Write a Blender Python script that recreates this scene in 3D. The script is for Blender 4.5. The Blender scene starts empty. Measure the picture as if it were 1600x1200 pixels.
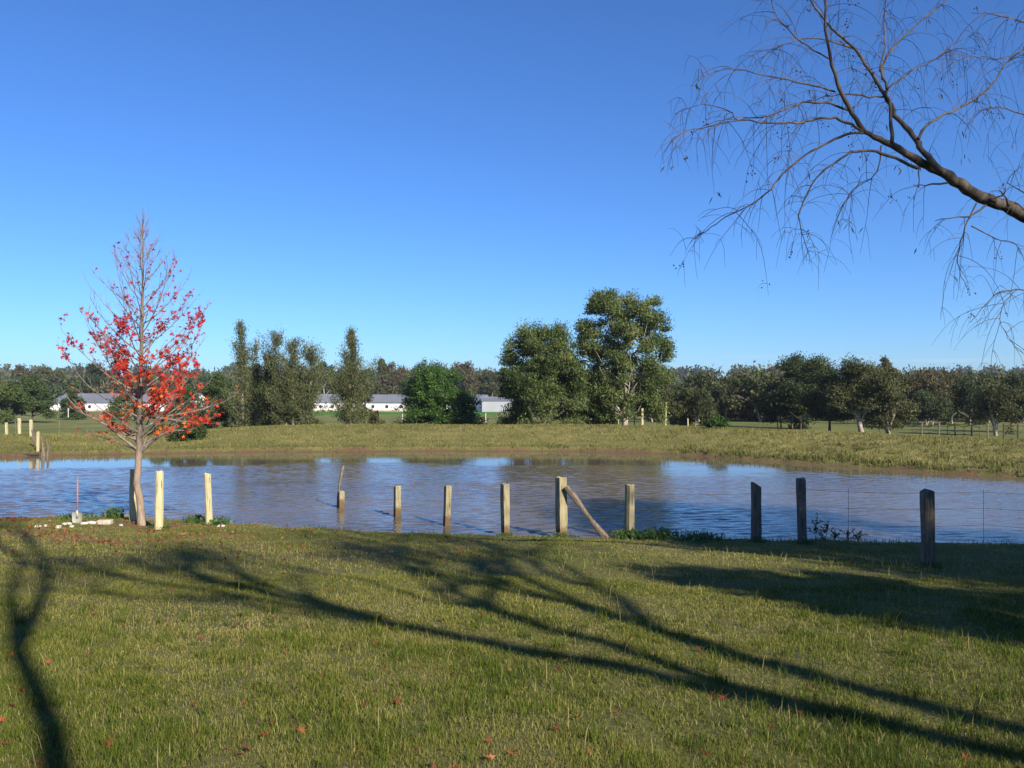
import bpy, math, random
import numpy as np
from mathutils import Vector

C = bpy.context.scene
R = math.radians
# ------------------------------------------------------------------ camera, sky, sun, exposure
F_PX = 1290.0            # focal length in pixels of the 1600 px wide photograph
CAM_Z = 1.6
cam_d = bpy.data.cameras.new('camera'); cam = bpy.data.objects.new('camera', cam_d)
C.collection.objects.link(cam); C.camera = cam
cam_d.sensor_width = 36.0; cam_d.lens = 36.0 * F_PX / 1600.0
cam_d.clip_start = 0.05; cam_d.clip_end = 9000.0
cam.location = (0, 0, CAM_Z)
cam.rotation_euler = (R(90.0 + 0.44), 0, 0)

SUN_AZ = R(34.0)         # the shadows run to the left of straight ahead by this much
SUN_EL = R(29.0)
to_sun = Vector((math.sin(SUN_AZ) * math.cos(SUN_EL), -math.cos(SUN_AZ) * math.cos(SUN_EL), math.sin(SUN_EL)))
w = bpy.data.worlds.new('World'); C.world = w; w.use_nodes = True
wt = w.node_tree; wt.nodes.clear()
sky = wt.nodes.new('ShaderNodeTexSky'); sky.sky_type = 'NISHITA'; sky.sun_disc = False
sky.sun_elevation = SUN_EL
sky.sun_rotation = math.atan2(to_sun.x, to_sun.y)
sky.air_density = 1.0; sky.dust_density = 0.0; sky.ozone_density = 6.0; sky.altitude = 50
bg = wt.nodes.new('ShaderNodeBackground'); bg.inputs['Strength'].default_value = 0.055
wo = wt.nodes.new('ShaderNodeOutputWorld')
tint = wt.nodes.new('ShaderNodeMix'); tint.data_type = 'RGBA'; tint.blend_type = 'MULTIPLY'; tint.inputs[0].default_value = 1.0
tint.inputs[7].default_value = (0.66, 1.0, 1.44, 1)      # the camera's cool white balance
wt.links.new(sky.outputs[0], tint.inputs[6]); 
wtc = wt.nodes.new('ShaderNodeTexCoord'); wmp = wt.nodes.new('ShaderNodeMapping'); wmp.inputs['Scale'].default_value = (5, 5, 70)
wn = wt.nodes.new('ShaderNodeTexNoise'); wn.inputs['Scale'].default_value = 1.6; wn.inputs['Detail'].default_value = 5
wt.links.new(wtc.outputs['Generated'], wmp.inputs[0]); wt.links.new(wmp.outputs[0], wn.inputs['Vector'])
wsp = wt.nodes.new('ShaderNodeSeparateXYZ'); wt.links.new(wtc.outputs['Generated'], wsp.inputs[0])
wr1 = wt.nodes.new('ShaderNodeMapRange'); wr1.inputs[1].default_value = .58; wr1.inputs[2].default_value = .72; wt.links.new(wn.outputs['Fac'], wr1.inputs[0])
wr2 = wt.nodes.new('ShaderNodeMapRange'); wr2.inputs[1].default_value = .055; wr2.inputs[2].default_value = .02; wr2.inputs[3].default_value = 0; wr2.inputs[4].default_value = .35; wt.links.new(wsp.outputs[2], wr2.inputs[0])
wml = wt.nodes.new('ShaderNodeMath'); wml.operation = 'MULTIPLY'; wt.links.new(wr1.outputs[0], wml.inputs[0]); wt.links.new(wr2.outputs[0], wml.inputs[1])
cloud = wt.nodes.new('ShaderNodeMix'); cloud.data_type = 'RGBA'; cloud.inputs[7].default_value = (7.5, 8.4, 10.5, 1)   # low wisps of cloud
wt.links.new(wml.outputs[0], cloud.inputs[0]); wt.links.new(tint.outputs[2], cloud.inputs[6]); wt.links.new(cloud.outputs[2], bg.inputs[0])
wt.links.new(bg.outputs[0], wo.inputs[0])
sd_ = bpy.data.lights.new('sun', 'SUN'); sun = bpy.data.objects.new('sun', sd_)
C.collection.objects.link(sun)
sd_.energy = 4.5; sd_.angle = R(0.75); sd_.color = (1.0, 0.90, 0.76)
sun.rotation_euler = to_sun.to_track_quat('Z', 'Y').to_euler()
sun.location = (30, -30, 40)
C.view_settings.view_transform = 'Standard'; C.view_settings.look = 'None'
C.view_settings.exposure = 1.0; C.view_settings.gamma = 1.0
C.cycles.max_bounces = 6; C.cycles.diffuse_bounces = 3; C.cycles.transparent_max_bounces = 8
C.cycles.glossy_bounces = 3; C.cycles.transmission_bounces = 3
C.cycles.caustics_reflective = False; C.cycles.caustics_refractive = False

# ------------------------------------------------------------------ noise and terrain
def _h(ix, iy, s):
    n = (ix.astype(np.int64) * 374761393 + iy.astype(np.int64) * 668265263 + s * 1442695041) & 0xffffffff
    n = ((n ^ (n >> 13)) * 1274126177) & 0xffffffff
    return ((n ^ (n >> 16)) & 0xffff) / 65535.0
def noise(x, y, s=0):
    x = np.asarray(x, float); y = np.asarray(y, float)
    ix = np.floor(x); iy = np.floor(y); fx = x - ix; fy = y - iy
    fx = fx * fx * (3 - 2 * fx); fy = fy * fy * (3 - 2 * fy)
    a = _h(ix, iy, s); b = _h(ix + 1, iy, s); c = _h(ix, iy + 1, s); d = _h(ix + 1, iy + 1, s)
    return (a * (1 - fx) + b * fx) * (1 - fy) + (c * (1 - fx) + d * fx) * fy
def fbm(x, y, s=0, o=3):
    t = 0; a = 1; n = 0
    for k in range(o):
        t = t + a * noise(np.asarray(x) * 2 ** k, np.asarray(y) * 2 ** k, s + k); n += a; a *= .5
    return t / n
def ss(a, b, x):
    t = np.clip((x - a) / (b - a), 0, 1); return t * t * (3 - 2 * t)

ZW = -1.75               # water level
POND = np.array([(-36, 26), (-28, 22.6), (-20, 21.6), (-13.3, 21.4), (-10, 21.6), (-8.6, 21.0), (-7.4, 20.7), (-6.4, 20.4), (-4.6, 19.8),
                 (-3, 19.3), (0, 18.8), (2.9, 18.55), (7, 18.2), (11, 17.8), (17, 16.6), (24, 16.5), (27, 20), (24.5, 25),
                 (19.1, 30.9), (17.8, 32.7), (16, 34.6), (14, 36.6), (11.6, 39.6), (9.2, 42.3), (6.8, 44.0), (3.5, 45.2), (-2, 45.4), (-7, 45.3),
                 (-12, 44.9), (-17, 44.2), (-21, 43.0), (-26, 41.6), (-34, 38.6), (-40, 33)], float)
def pond_sd(x, y):
    """distance to the shore, negative over water"""
    x = np.asarray(x, float); y = np.asarray(y, float)
    best = np.full(x.shape, 1e9); inside = np.zeros(x.shape, bool)
    n = len(POND)
    for i in range(n):
        ax, ay = POND[i]; bx, by = POND[(i + 1) % n]
        ex, ey = bx - ax, by - ay
        t = np.clip(((x - ax) * ex + (y - ay) * ey) / (ex * ex + ey * ey), 0, 1)
        best = np.minimum(best, np.hypot(x - ax - t * ex, y - ay - t * ey))
        cond = ((ay > y) != (by > y))
        xi = ax + (y - ay) * ex / (ey if ey != 0 else 1e-9)
        inside ^= cond & (x < xi)
    s = np.where(inside, -best, best)
    s = s + (fbm(x * 0.9, y * 0.9, 5) - .5) * 0.5 + (noise(x * 3.1, y * 3.1, 9) - .5) * 0.16
    return s
def far_side(x, y):
    return ss(24, 32, y + np.clip(-(x + 26) * .3, 0, 8))
def H(x, y):
    x = np.asarray(x, float); y = np.asarray(y, float)
    s = pond_sd(x, y); f = far_side(x, y)
    sp = np.clip(s, 0, None)
    near = ZW + 0.07 * ss(0, .3, sp) + 0.0875 * sp
    near = np.where(near > 0.12, 0.12 + 0.25 * (1 - np.exp(-(near - .12) / .25)), near)
    near += (fbm(x * .5, y * .5, 1) - .5) * .12 * ss(0, 2, sp) * ss(2, 5, np.hypot(x, y)) + (noise(x * 2.2, y * 2.2, 3) - .5) * .025 * ss(0, 1, sp)
    crest = 0.95 - .42 * ss(-14, -25, x) - .1 * ss(10, 20, x)
    lip = 0.20 - .04 * ss(9, 15, x)
    rough = .35 + 1.6 * ss(9, 15, x)
    bank = lip * ss(0, .45, sp + (noise(x * 1.3, y * 1.3, 21) - .5) * .3 * ss(0, .2, sp)) + (crest - lip) * ss(-3, 9.5, sp) * ss(-2, 7, sp)
    bank += (fbm(x * .8, y * .8, 12) - .5) * .14 * rough * ss(0, 1, sp) * (1 - ss(9, 14, sp)) + (noise(x * 2.6, y * 2.6, 14) - .5) * .07 * rough * ss(.1, .6, sp) * (1 - ss(7, 12, sp))
    field = -2.2 - 0.0142 * (np.clip(y, 0, 262) - 62) * ss(40, 70, y)
    hill = 16.0 * ss(330, 900, y) + 12 * ss(900, 1500, y)
    field = field + hill + (fbm(x * .02, y * .02, 31) - .5) * (.3 + 9 * ss(350, 900, y))
    far = np.maximum(ZW + bank, -99)
    k = ss(10.5, 26, sp)
    far = far * (1 - k) + field * k
    # the land right of the pond joins both
    land = near * (1 - f) + far * f
    under = ZW - 0.7 * ss(0, 2.5, -s)
    return np.where(s > 0, land, under)
def h1(x, y): return float(H(np.array([x]), np.array([y]))[0])

# ------------------------------------------------------------------ mesh collecting
class Acc:
    def __init__(s): s.v = []; s.f = []; s.t = []; s.m = []; s.n = 0
    def add(s, verts, faces, tone=0.5, mat=0):
        verts = np.asarray(verts, np.float32).reshape(-1, 3)
        s.v.append(verts)
        t = np.broadcast_to(np.asarray(tone, np.float32), (len(verts),)) if np.ndim(tone) == 0 else np.asarray(tone, np.float32)
        s.t.append(t)
        if isinstance(faces, np.ndarray): faces = [faces]
        groups = {}
        for f in faces:
            if isinstance(f, np.ndarray) and f.ndim == 2: s.f.append(f + s.n); s.m.append(mat)
            else: groups.setdefault(len(f), []).append(f)
        for k, g in groups.items(): s.f.append(np.array(g, np.int64) + s.n); s.m.append(mat)
        s.n += len(verts)
    def tube(s, pts, rad, k=6, tone=0.5, mat=0, cap=True):
        pts = np.asarray(pts, float); n = len(pts); rad = np.broadcast_to(np.asarray(rad, float), (n,))
        tan = np.gradient(pts, axis=0); tan /= np.linalg.norm(tan, axis=1)[:, None] + 1e-9
        mt = tan.mean(0); ref = np.array([1., 0, 0]) if abs(mt[2]) > .75 else np.array([0, 0, 1.])
        u = np.cross(tan, ref); u /= np.linalg.norm(u, axis=1)[:, None] + 1e-9
        v = np.cross(tan, u)
        a = np.arange(k) * 2 * math.pi / k
        ring = pts[:, None, :] + rad[:, None, None] * (u[:, None, :] * np.cos(a)[None, :, None] + v[:, None, :] * np.sin(a)[None, :, None])
        i = np.arange(n - 1)[:, None] * k; j = np.arange(k)[None, :]; j2 = (j + 1) % k
        f = np.stack([i + j, i + j2, i + k + j2, i + k + j], -1).reshape(-1, 4)
        fs = [f[:, ::-1]]
        if cap and k > 3: fs += [np.arange(k)[None, :], (np.arange(k)[::-1] + (n - 1) * k)[None, :]]
        s.add(ring.reshape(-1, 3), fs, tone, mat)
    def box(s, c, size, rz=0, tone=.5, mat=0):
        x, y, z = [q / 2 for q in size]
        v = np.array([(-x, -y, -z), (x, -y, -z), (x, y, -z), (-x, y, -z), (-x, -y, z), (x, -y, z), (x, y, z), (-x, y, z)])
        cr, sr = math.cos(rz), math.sin(rz)
        v = np.stack([v[:, 0] * cr - v[:, 1] * sr, v[:, 0] * sr + v[:, 1] * cr, v[:, 2]], 1) + np.array(c)
        s.add(v, np.array([(0, 3, 2, 1), (4, 5, 6, 7), (0, 1, 5, 4), (1, 2, 6, 5), (2, 3, 7, 6), (3, 0, 4, 7)]), tone, mat)
    def build(s, name, mats, parent=None, smooth=False, loc=None):
        me = bpy.data.meshes.new(name)
        v = np.concatenate(s.v) if s.v else np.zeros((0, 3), np.float32)
        if loc is not None: v = v - np.array(loc, np.float32)
        tot = np.concatenate([np.full(len(f), f.shape[1]) for f in s.f]); lv = np.concatenate([f.reshape(-1) for f in s.f])
        mi = np.concatenate([np.full(len(f), m) for f, m in zip(s.f, s.m)])
        me.vertices.add(len(v)); me.vertices.foreach_set('co', v.reshape(-1).astype(np.float32))
        me.loops.add(len(lv)); me.loops.foreach_set('vertex_index', lv.astype(np.int32))
        me.polygons.add(len(tot)); st = np.concatenate([[0], np.cumsum(tot)[:-1]])
        me.polygons.foreach_set('loop_start', st.astype(np.int32))
        me.polygons.foreach_set('loop_total', tot.astype(np.int32))
        if isinstance(mats, (list, tuple)):
            for m in mats: me.materials.append(m)
            me.polygons.foreach_set('material_index', mi.astype(np.int32))
        else: me.materials.append(mats)
        at = me.attributes.new('tone', 'FLOAT', 'POINT'); at.data.foreach_set('value', np.concatenate(s.t).astype(np.float32))
        me.update(calc_edges=True)
        me.polygons.foreach_set('use_smooth', np.full(len(tot), bool(smooth)))
        o = bpy.data.objects.new(name, me); C.collection.objects.link(o)
        if loc is not None and parent is None: o.location = loc
        if parent is not None: o.parent = parent
        return o

def tag(o, label=None, cat=None, group=None, kind=None):
    if label: o['label'] = label
    if cat: o['category'] = cat
    if group: o['group'] = group
    if kind: o['kind'] = kind
    return o
def thing(name, loc, label, cat, group=None):
    o = bpy.data.objects.new(name, None); o.empty_display_size = .2
    C.collection.objects.link(o); o.location = loc
    return tag(o, label, cat, group)
def at(px, py, d):
    """world point that lies d metres ahead of the viewer at that place of the photograph"""
    return np.array([(px - 800) / F_PX * d, d, CAM_Z + (610 - py) / F_PX * d])

# ------------------------------------------------------------------ materials
def mat(name):
    m = bpy.data.materials.new(name); m.use_nodes = True
    nt = m.node_tree; nt.nodes.clear()
    out = nt.nodes.new('ShaderNodeOutputMaterial')
    b = nt.nodes.new('ShaderNodeBsdfPrincipled'); nt.links.new(b.outputs[0], out.inputs[0])
    return m, nt, b, out
def N(nt, t, **k):
    n = nt.nodes.new(t)
    for a, v in k.items(): setattr(n, a, v)
    return n
def ramp(nt, stops, fac):
    r = nt.nodes.new('ShaderNodeValToRGB'); e = r.color_ramp.elements
    while len(e) < len(stops): e.new(.5)
    for q, (p, c) in zip(e, stops): q.position = p; q.color = (*c, 1)
    nt.links.new(fac, r.inputs[0]); return r.outputs[0]
def ntex(nt, scale, detail=4, rough=.55, coord='Object', vec=None, stretch=None):
    if vec is None:
        tc = nt.nodes.new('ShaderNodeTexCoord'); vec = tc.outputs[coord]
    if stretch:
        mp = nt.nodes.new('ShaderNodeMapping'); mp.inputs['Scale'].default_value = stretch
        nt.links.new(vec, mp.inputs[0]); vec = mp.outputs[0]
    n = nt.nodes.new('ShaderNodeTexNoise'); n.inputs['Scale'].default_value = scale
    n.inputs['Detail'].default_value = detail; n.inputs['Roughness'].default_value = rough
    nt.links.new(vec, n.inputs['Vector']); return n.outputs['Fac']
def mixc(nt, fac, a, b, bt='MIX'):
    m = nt.nodes.new('ShaderNodeMix'); m.data_type = 'RGBA'; m.blend_type = bt
    for s, v in ((0, fac), (6, a), (7, b)):
        if isinstance(v, (int, float)): m.inputs[s].default_value = v
        elif isinstance(v, tuple): m.inputs[s].default_value = (*v, 1)
        else: nt.links.new(v, m.inputs[s])
    return m.outputs[2]
def math_(nt, op, a, b=0.0, c=0.0):
    m = nt.nodes.new('ShaderNodeMath'); m.operation = op
    for s, v in ((0, a), (1, b), (2, c)):
        if isinstance(v, (int, float)): m.inputs[s].default_value = v
        else: nt.links.new(v, m.inputs[s])
    return m.outputs[0]
def attr(nt, name='tone'):
    a = nt.nodes.new('ShaderNodeAttribute'); a.attribute_name = name; return a.outputs['Fac']
def bump(nt, b, fac, strength, dist):
    n = nt.nodes.new('ShaderNodeBump'); n.inputs['Strength'].default_value = strength; n.inputs['Distance'].default_value = dist
    nt.links.new(fac, n.inputs['Height']); nt.links.new(n.outputs[0], b.inputs['Normal'])

def leaf_mat(name, stops, trans=.25, rough=.55, spec=.3):
    m, nt, b, out = mat(name)
    col = ramp(nt, stops, attr(nt))
    nt.links.new(col, b.inputs['Base Color']); b.inputs['Roughness'].default_value = rough
    b.inputs['Specular IOR Level'].default_value = spec
    if trans > 0:
        tr = N(nt, 'ShaderNodeBsdfTranslucent'); nt.links.new(col, tr.inputs[0])
        mx = N(nt, 'ShaderNodeMixShader'); mx.inputs[0].default_value = trans
        nt.links.new(b.outputs[0], mx.inputs[1]); nt.links.new(tr.outputs[0], mx.inputs[2]); nt.links.new(mx.outputs[0], out.inputs[0])
    return m
M = {}
M['grass'] = leaf_mat('grass_blades', [(0, (.030, .062, .008)), (.35, (.092, .128, .015)), (.62, (.180, .186, .032)), (.8, (.27, .245, .075)), (1, (.36, .31, .14))], .3, .65, .1)
M['bank_grass'] = leaf_mat('bank_grass', [(0, (.065, .078, .022)), (.4, (.150, .150, .046)), (.7, (.245, .220, .082)), (1, (.38, .32, .15))], .15, .8, .1)
M['weeds'] = leaf_mat('weed_leaves', [(0, (.03, .07, .015)), (.6, (.07, .14, .03)), (1, (.16, .2, .06))], .3)
M['gum'] = leaf_mat('gum_leaves', [(0, (.022, .038, .010)), (.4, (.055, .084, .020)), (.75, (.108, .138, .040)), (1, (.19, .20, .085))], .12, .55, .15)
M['gum_dark'] = leaf_mat('dark_gum_leaves', [(0, (.012, .024, .009)), (.5, (.036, .054, .018)), (1, (.090, .104, .040))], .12, .55, .12)
M['gum_olive'] = leaf_mat('olive_gum_leaves', [(0, (.026, .034, .012)), (.5, (.070, .080, .030)), (1, (.15, .145, .065))], .12, .55, .12)
M['gum_brown'] = leaf_mat('brownish_gum_leaves', [(0, (.034, .032, .015)), (.5, (.088, .078, .036)), (1, (.165, .145, .074))], .12, .6, .12)
M['bright'] = leaf_mat('bright_leaves', [(0, (.016, .042, .008)), (.5, (.042, .098, .014)), (1, (.095, .175, .028))], .25, .5, .3)
M['green'] = leaf_mat('green_leaves', [(0, (.016, .034, .010)), (.5, (.042, .072, .018)), (1, (.085, .12, .032))], .2, .55, .3)
M['oak'] = leaf_mat('she_oak_needles', [(0, (.026, .036, .013)), (.5, (.080, .096, .034)), (1, (.180, .190, .090))], .15, .7, .12)
M['red'] = leaf_mat('red_autumn_leaves', [(0, (.20, .010, .020)), (.35, (.46, .022, .036)), (.6, (.60, .050, .020)), (.85, (.68, .14, .02)), (1, (.72, .30, .04))], .35, .5, .3)
M['fallen'] = leaf_mat('fallen_leaf', [(0, (.09, .016, .012)), (.45, (.20, .040, .022)), (.75, (.30, .090, .035)), (1, (.36, .19, .09))], .15, .7, .2)
M['nuts'] = leaf_mat('gum_nuts', [(0, (.03, .022, .015)), (1, (.11, .07, .04))], 0, .7, .2)

def bark(name, lo, hi, scale=18, dark=None, stretch=(1, 1, .25)):
    m, nt, b, out = mat(name)
    f = ntex(nt, scale, 5, .6, stretch=stretch)
    col = ramp(nt, [(.3, lo), (.7, hi)], f)
    if dark:
        g = ramp(nt, [(.52, (0, 0, 0)), (.6, (1, 1, 1))], ntex(nt, 2.6, 4, .6, stretch=(1, 1, .6)))
        col = mixc(nt, g, col, dark)
    nt.links.new(col, b.inputs['Base Color']); b.inputs['Roughness'].default_value = .85; b.inputs['Specular IOR Level'].default_value = .2
    bump(nt, b, f, .6, .02); return m
M['gum_bark'] = bark('pale_gum_bark', (.20, .165, .13), (.42, .37, .31), 3)
M['dark_bark'] = bark('dark_bark', (.035, .030, .024), (.10, .085, .068), 4)
M['near_bark'] = bark('grey_brown_bark', (.024, .019, .016), (.13, .108, .090), 11)
M['amber_bark'] = bark('sweetgum_bark', (.16, .125, .095), (.36, .29, .23), 20)
M['amber_dark'] = bark('sweetgum_corky_bark', (.07, .058, .05), (.30, .25, .21), 14)
m_, nt_, b_, o_ = mat('sweetgum_trunk_bark')     # smooth grey-brown below, dark and corky above the first limbs
ge_ = nt_.nodes.new('ShaderNodeTexCoord'); sp_ = nt_.nodes.new('ShaderNodeSeparateXYZ'); nt_.links.new(ge_.outputs['Object'], sp_.inputs[0])
f_ = ntex(nt_, 16, 5, .6, stretch=(1, 1, .3)); g_ = ntex(nt_, 5, 4, .6)
up_ = ramp(nt_, [(.34, (0, 0, 0)), (.40, (.75, .75, .75)), (1, (.6, .6, .6))], math_(nt_, 'MULTIPLY', math_(nt_, 'ADD', sp_.outputs[2], math_(nt_, 'MULTIPLY', g_, .5)), .18))
c_ = mixc(nt_, up_, ramp(nt_, [(.3, (.17, .12, .085)), (.7, (.33, .255, .19))], f_), ramp(nt_, [(.4, (.030, .026, .024)), (.7, (.17, .145, .12))], f_))
nt_.links.new(c_, b_.inputs['Base Color']); b_.inputs['Roughness'].default_value = .85; b_.inputs['Specular IOR Level'].default_value = .2
bump(nt_, b_, f_, .5, .015); M['amber_trunk'] = m_
M['twig'] = bark('grey_twigs', (.12, .10, .085), (.28, .24, .20), 15)

def wood(name, lo, mid, hi, wet=None):
    m, nt, b, out = mat(name)
    f = ntex(nt, 9, 6, .65, stretch=(5, 5, .35)); g = ntex(nt, 2.2, 4, .6)
    col = mixc(nt, math_(nt, 'MULTIPLY', g, .75), ramp(nt, [(.25, lo), (.5, mid), (.75, hi)], f), lo)
    crack = ramp(nt, [(.36, (1, 1, 1)), (.42, (0, 0, 0))], ntex(nt, 5, 3, .5, stretch=(7, 7, .5)))      # drying cracks run along the grain
    col = mixc(nt, math_(nt, 'MULTIPLY', crack, .75), col, tuple(q * .25 for q in lo))
    lich = ramp(nt, [(.60, (0, 0, 0)), (.66, (1, 1, 1))], ntex(nt, 13, 4, .6)); col = mixc(nt, math_(nt, 'MULTIPLY', lich, .5), col, tuple(q * .8 for q in (.36, .36, .22)))
    if wet is not None:      # the foot of a post is stained by the pond
        ge = nt.nodes.new('ShaderNodeNewGeometry'); sp = nt.nodes.new('ShaderNodeSeparateXYZ'); nt.links.new(ge.outputs['Position'], sp.inputs[0])
        z = math_(nt, 'ADD', sp.outputs[2], math_(nt, 'MULTIPLY', math_(nt, 'SUBTRACT', ntex(nt, 6), .5), .25))
        r = ramp(nt, [(0, (1, 1, 1)), (.75, (1, 1, 1)), (1, (0, 0, 0))], math_(nt, 'DIVIDE', math_(nt, 'SUBTRACT', z, ZW - .3), .62))
        col = mixc(nt, math_(nt, 'MULTIPLY', r, .85), col, wet)
    nt.links.new(col, b.inputs['Base Color']); b.inputs['Roughness'].default_value = .85; b.inputs['Specular IOR Level'].default_value = .15
    bump(nt, b, f, .7, .012); return m
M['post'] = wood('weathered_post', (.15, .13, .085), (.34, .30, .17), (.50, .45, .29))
M['wet_post'] = wood('weathered_post_with_wet_foot', (.15, .13, .085), (.34, .30, .17), (.50, .45, .29), (.10, .055, .025))
M['pale_post'] = wood('pale_round_post', (.36, .31, .17), (.52, .47, .27), (.62, .57, .38))
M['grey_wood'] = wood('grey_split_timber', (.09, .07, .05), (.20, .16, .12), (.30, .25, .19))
M['old_wood'] = wood('old_stick', (.10, .08, .055), (.20, .17, .11), (.30, .26, .18))
def plain(name, col, rough=.6, metal=0, nz=.25, scale=12):
    m, nt, b, out = mat(name)
    f = ntex(nt, scale, 5)
    c2 = tuple(q * (1 - nz) for q in col)
    nt.links.new(ramp(nt, [(.3, c2), (.7, col)], f), b.inputs['Base Color'])
    b.inputs['Roughness'].default_value = rough; b.inputs['Metallic'].default_value = metal
    return m
M['wire'] = plain('rusty_wire', (.10, .085, .07), .6, .6)
M['spade_metal'] = plain('weathered_steel', (.46, .45, .38), .5, .3)
M['spade_handle'] = plain('worn_red_handle', (.42, .20, .14), .7, 0, .5, 30)
M['stone'] = plain('white_stone', (.56, .52, .44), .8, 0, .35, 9)
M['slab'] = plain('pale_slab', (.50, .45, .35), .9, 0, .4, 10)
M['shed_white'] = plain('white_shed_wall', (.82, .82, .80), .6, 0, .06, .3)
M['shed_grey'] = plain('grey_steel_wall', (.34, .36, .39), .5, .1, .12, .4)
M['shed_base'] = plain('tan_footing', (.50, .36, .22), .9, 0, .3, .5)
M['roof_grey'] = plain('grey_steel_roof', (.20, .215, .245), .5, .1, .18, .15)
M['dark'] = plain('dark_opening', (.03, .032, .035), .7)
M['white_peg'] = plain('white_peg', (.60, .58, .52), .6)

# ground: grass, dry grass, bare red clay at the waterline, green crop in the far field
def ground_mat():
    m, nt, b, out = mat('ground')
    n1 = ntex(nt, .9, 6, .6); n2 = ntex(nt, 14, 6, .7); n3 = ntex(nt, .16, 4, .5); n4 = ntex(nt, 60, 3, .7)
    lawn = ramp(nt, [(.25, (.050, .060, .016)), (.5, (.125, .122, .040)), (.75, (.235, .200, .085))], math_(nt, 'ADD', math_(nt, 'MULTIPLY', n2, .6), math_(nt, 'MULTIPLY', n4, .4)))
    bank = ramp(nt, [(.28, (.080, .086, .024)), (.5, (.175, .160, .054)), (.72, (.30, .245, .105))], math_(nt, 'ADD', math_(nt, 'MULTIPLY', n1, .55), math_(nt, 'MULTIPLY', n2, .45)))
    field = ramp(nt, [(.3, (.075, .105, .026)), (.5, (.140, .155, .046)), (.7, (.235, .21, .088))], math_(nt, 'ADD', math_(nt, 'MULTIPLY', n3, .6), math_(nt, 'MULTIPLY', n1, .4)))
    crop = ramp(nt, [(.3, (.045, .16, .018)), (.7, (.075, .21, .030))], n3)
    soil = ramp(nt, [(.3, (.060, .038, .020)), (.55, (.140, .088, .048)), (.8, (.26, .175, .10))], n2)
    litter = ramp(nt, [(.35, (.15, .12, .05)), (.6, (.24, .13, .06)), (.8, (.32, .12, .05))], n2)
    col = mixc(nt, attr(nt, 'bank'), lawn, bank)
    col = mixc(nt, attr(nt, 'field'), col, field)
    col = mixc(nt, attr(nt, 'crop'), col, crop)
    col = mixc(nt, attr(nt, 'litter'), col, litter)
    col = mixc(nt, attr(nt, 'soil'), col, soil)
    nt.links.new(col, b.inputs['Base Color']); b.inputs['Roughness'].default_value = .95; b.inputs['Specular IOR Level'].default_value = .1
    bump(nt, b, n2, .8, .06); return m
def water_mat():
    m, nt, b, out = mat('pond_water')
    tc = nt.nodes.new('ShaderNodeTexCoord'); ob = tc.outputs['Object']
    a = ntex(nt, 3.2, 3, .55, vec=ob, stretch=(.55, 1.5, 1)); c = ntex(nt, 8.5, 3, .6, vec=ob, stretch=(.5, 1.4, 1))
    big = ntex(nt, .16, 3, .5, vec=ob)
    hgt = math_(nt, 'ADD', math_(nt, 'MULTIPLY', a, .7), math_(nt, 'MULTIPLY', c, .3))
    calm = attr(nt, 'calm')
    amp = math_(nt, 'MULTIPLY', math_(nt, 'SUBTRACT', 1.0, math_(nt, 'MULTIPLY', calm, .93)), math_(nt, 'MULTIPLY_ADD', big, .9, .5))
    hgt = math_(nt, 'MULTIPLY', hgt, amp)
    bump(nt, b, hgt, .7, .03)
    mud = ramp(nt, [(.35, (.108, .088, .062)), (.65, (.140, .114, .076))], big)
    nt.links.new(mud, b.inputs['Base Color'])
    b.inputs['Roughness'].default_value = .03; b.inputs['IOR'].default_value = 1.333
    b.inputs['Specular IOR Level'].default_value = .5
    return m
M['ground'] = ground_mat(); M['water'] = water_mat()

# ------------------------------------------------------------------ ground sheet and pond
def axis(lo_dense, hi_dense, step, lo, hi, g=1.09):
    mid = list(np.arange(lo_dense, hi_dense + 1e-6, step)); up = []; d = step; v = hi_dense
    while v < hi: d *= g; v += d; up.append(v)
    dn = []; d = step; v = lo_dense
    while v > lo: d *= g; v -= d; dn.append(v)
    return np.array(dn[::-1] + mid + up)
gx = axis(-34, 28, .22, -1350, 1350); gy = axis(1.0, 50, .2, -250, 1500)
GX, GY = np.meshgrid(gx, gy); fx, fy = GX.ravel(), GY.ravel()
fz = H(fx, fy)
A = Acc(); nx, ny = len(gx), len(gy)
i = np.arange(ny - 1)[:, None] * nx; j = np.arange(nx - 1)[None, :]
A.add(np.stack([fx, fy, fz], 1), np.stack([i + j, i + j + 1, i + nx + j + 1, i + nx + j], -1).reshape(-1, 4))
ground = A.build('ground', M['ground'], smooth=True); tag(ground, kind='structure')
S = pond_sd(fx, fy); FS = far_side(fx, fy)
soil_w = .10 + .24 * noise(fx * .7, fy * .7, 40)
soil_w = soil_w * (1 - .55 * ss(6, 12, fx))
soil = (1 - ss(soil_w * .7, soil_w * 1.5, S)) * FS + (1 - ss(.02, .22, S)) * (1 - FS)
soil = np.maximum(soil, FS * ss(.72, .8, fbm(fx * .55, fy * 1.1, 44)) * ss(8, 13, fx) * (1 - ss(6, 9, S)) * .9)
bank = FS * ss(.1, .6, S)
fld = FS * ss(11, 17, S)
crop = ss(186, 190, fy) * (1 - ss(236, 240, fy)) * ss(-75, -66, fx) * (1 - ss(-6, -2, fx))
lit = ss(.35, .7, fbm(fx * .9, fy * 1.2, 50)) * (1 - FS) * (1 - ss(-6.2, -4.0, fx)) * ss(14.5, 16.2, fy) * .75
lit = np.maximum(lit, .7 * (1 - ss(.3, 1.3, np.hypot(fx + 8.6, (fy - 19.2) * 1.2))))
for nm, a in (('soil', soil), ('bank', bank), ('field', fld), ('crop', crop), ('litter', lit)):
    t = ground.data.attributes.new(nm, 'FLOAT', 'POINT'); t.data.foreach_set('value', a.astype(np.float32))

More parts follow.
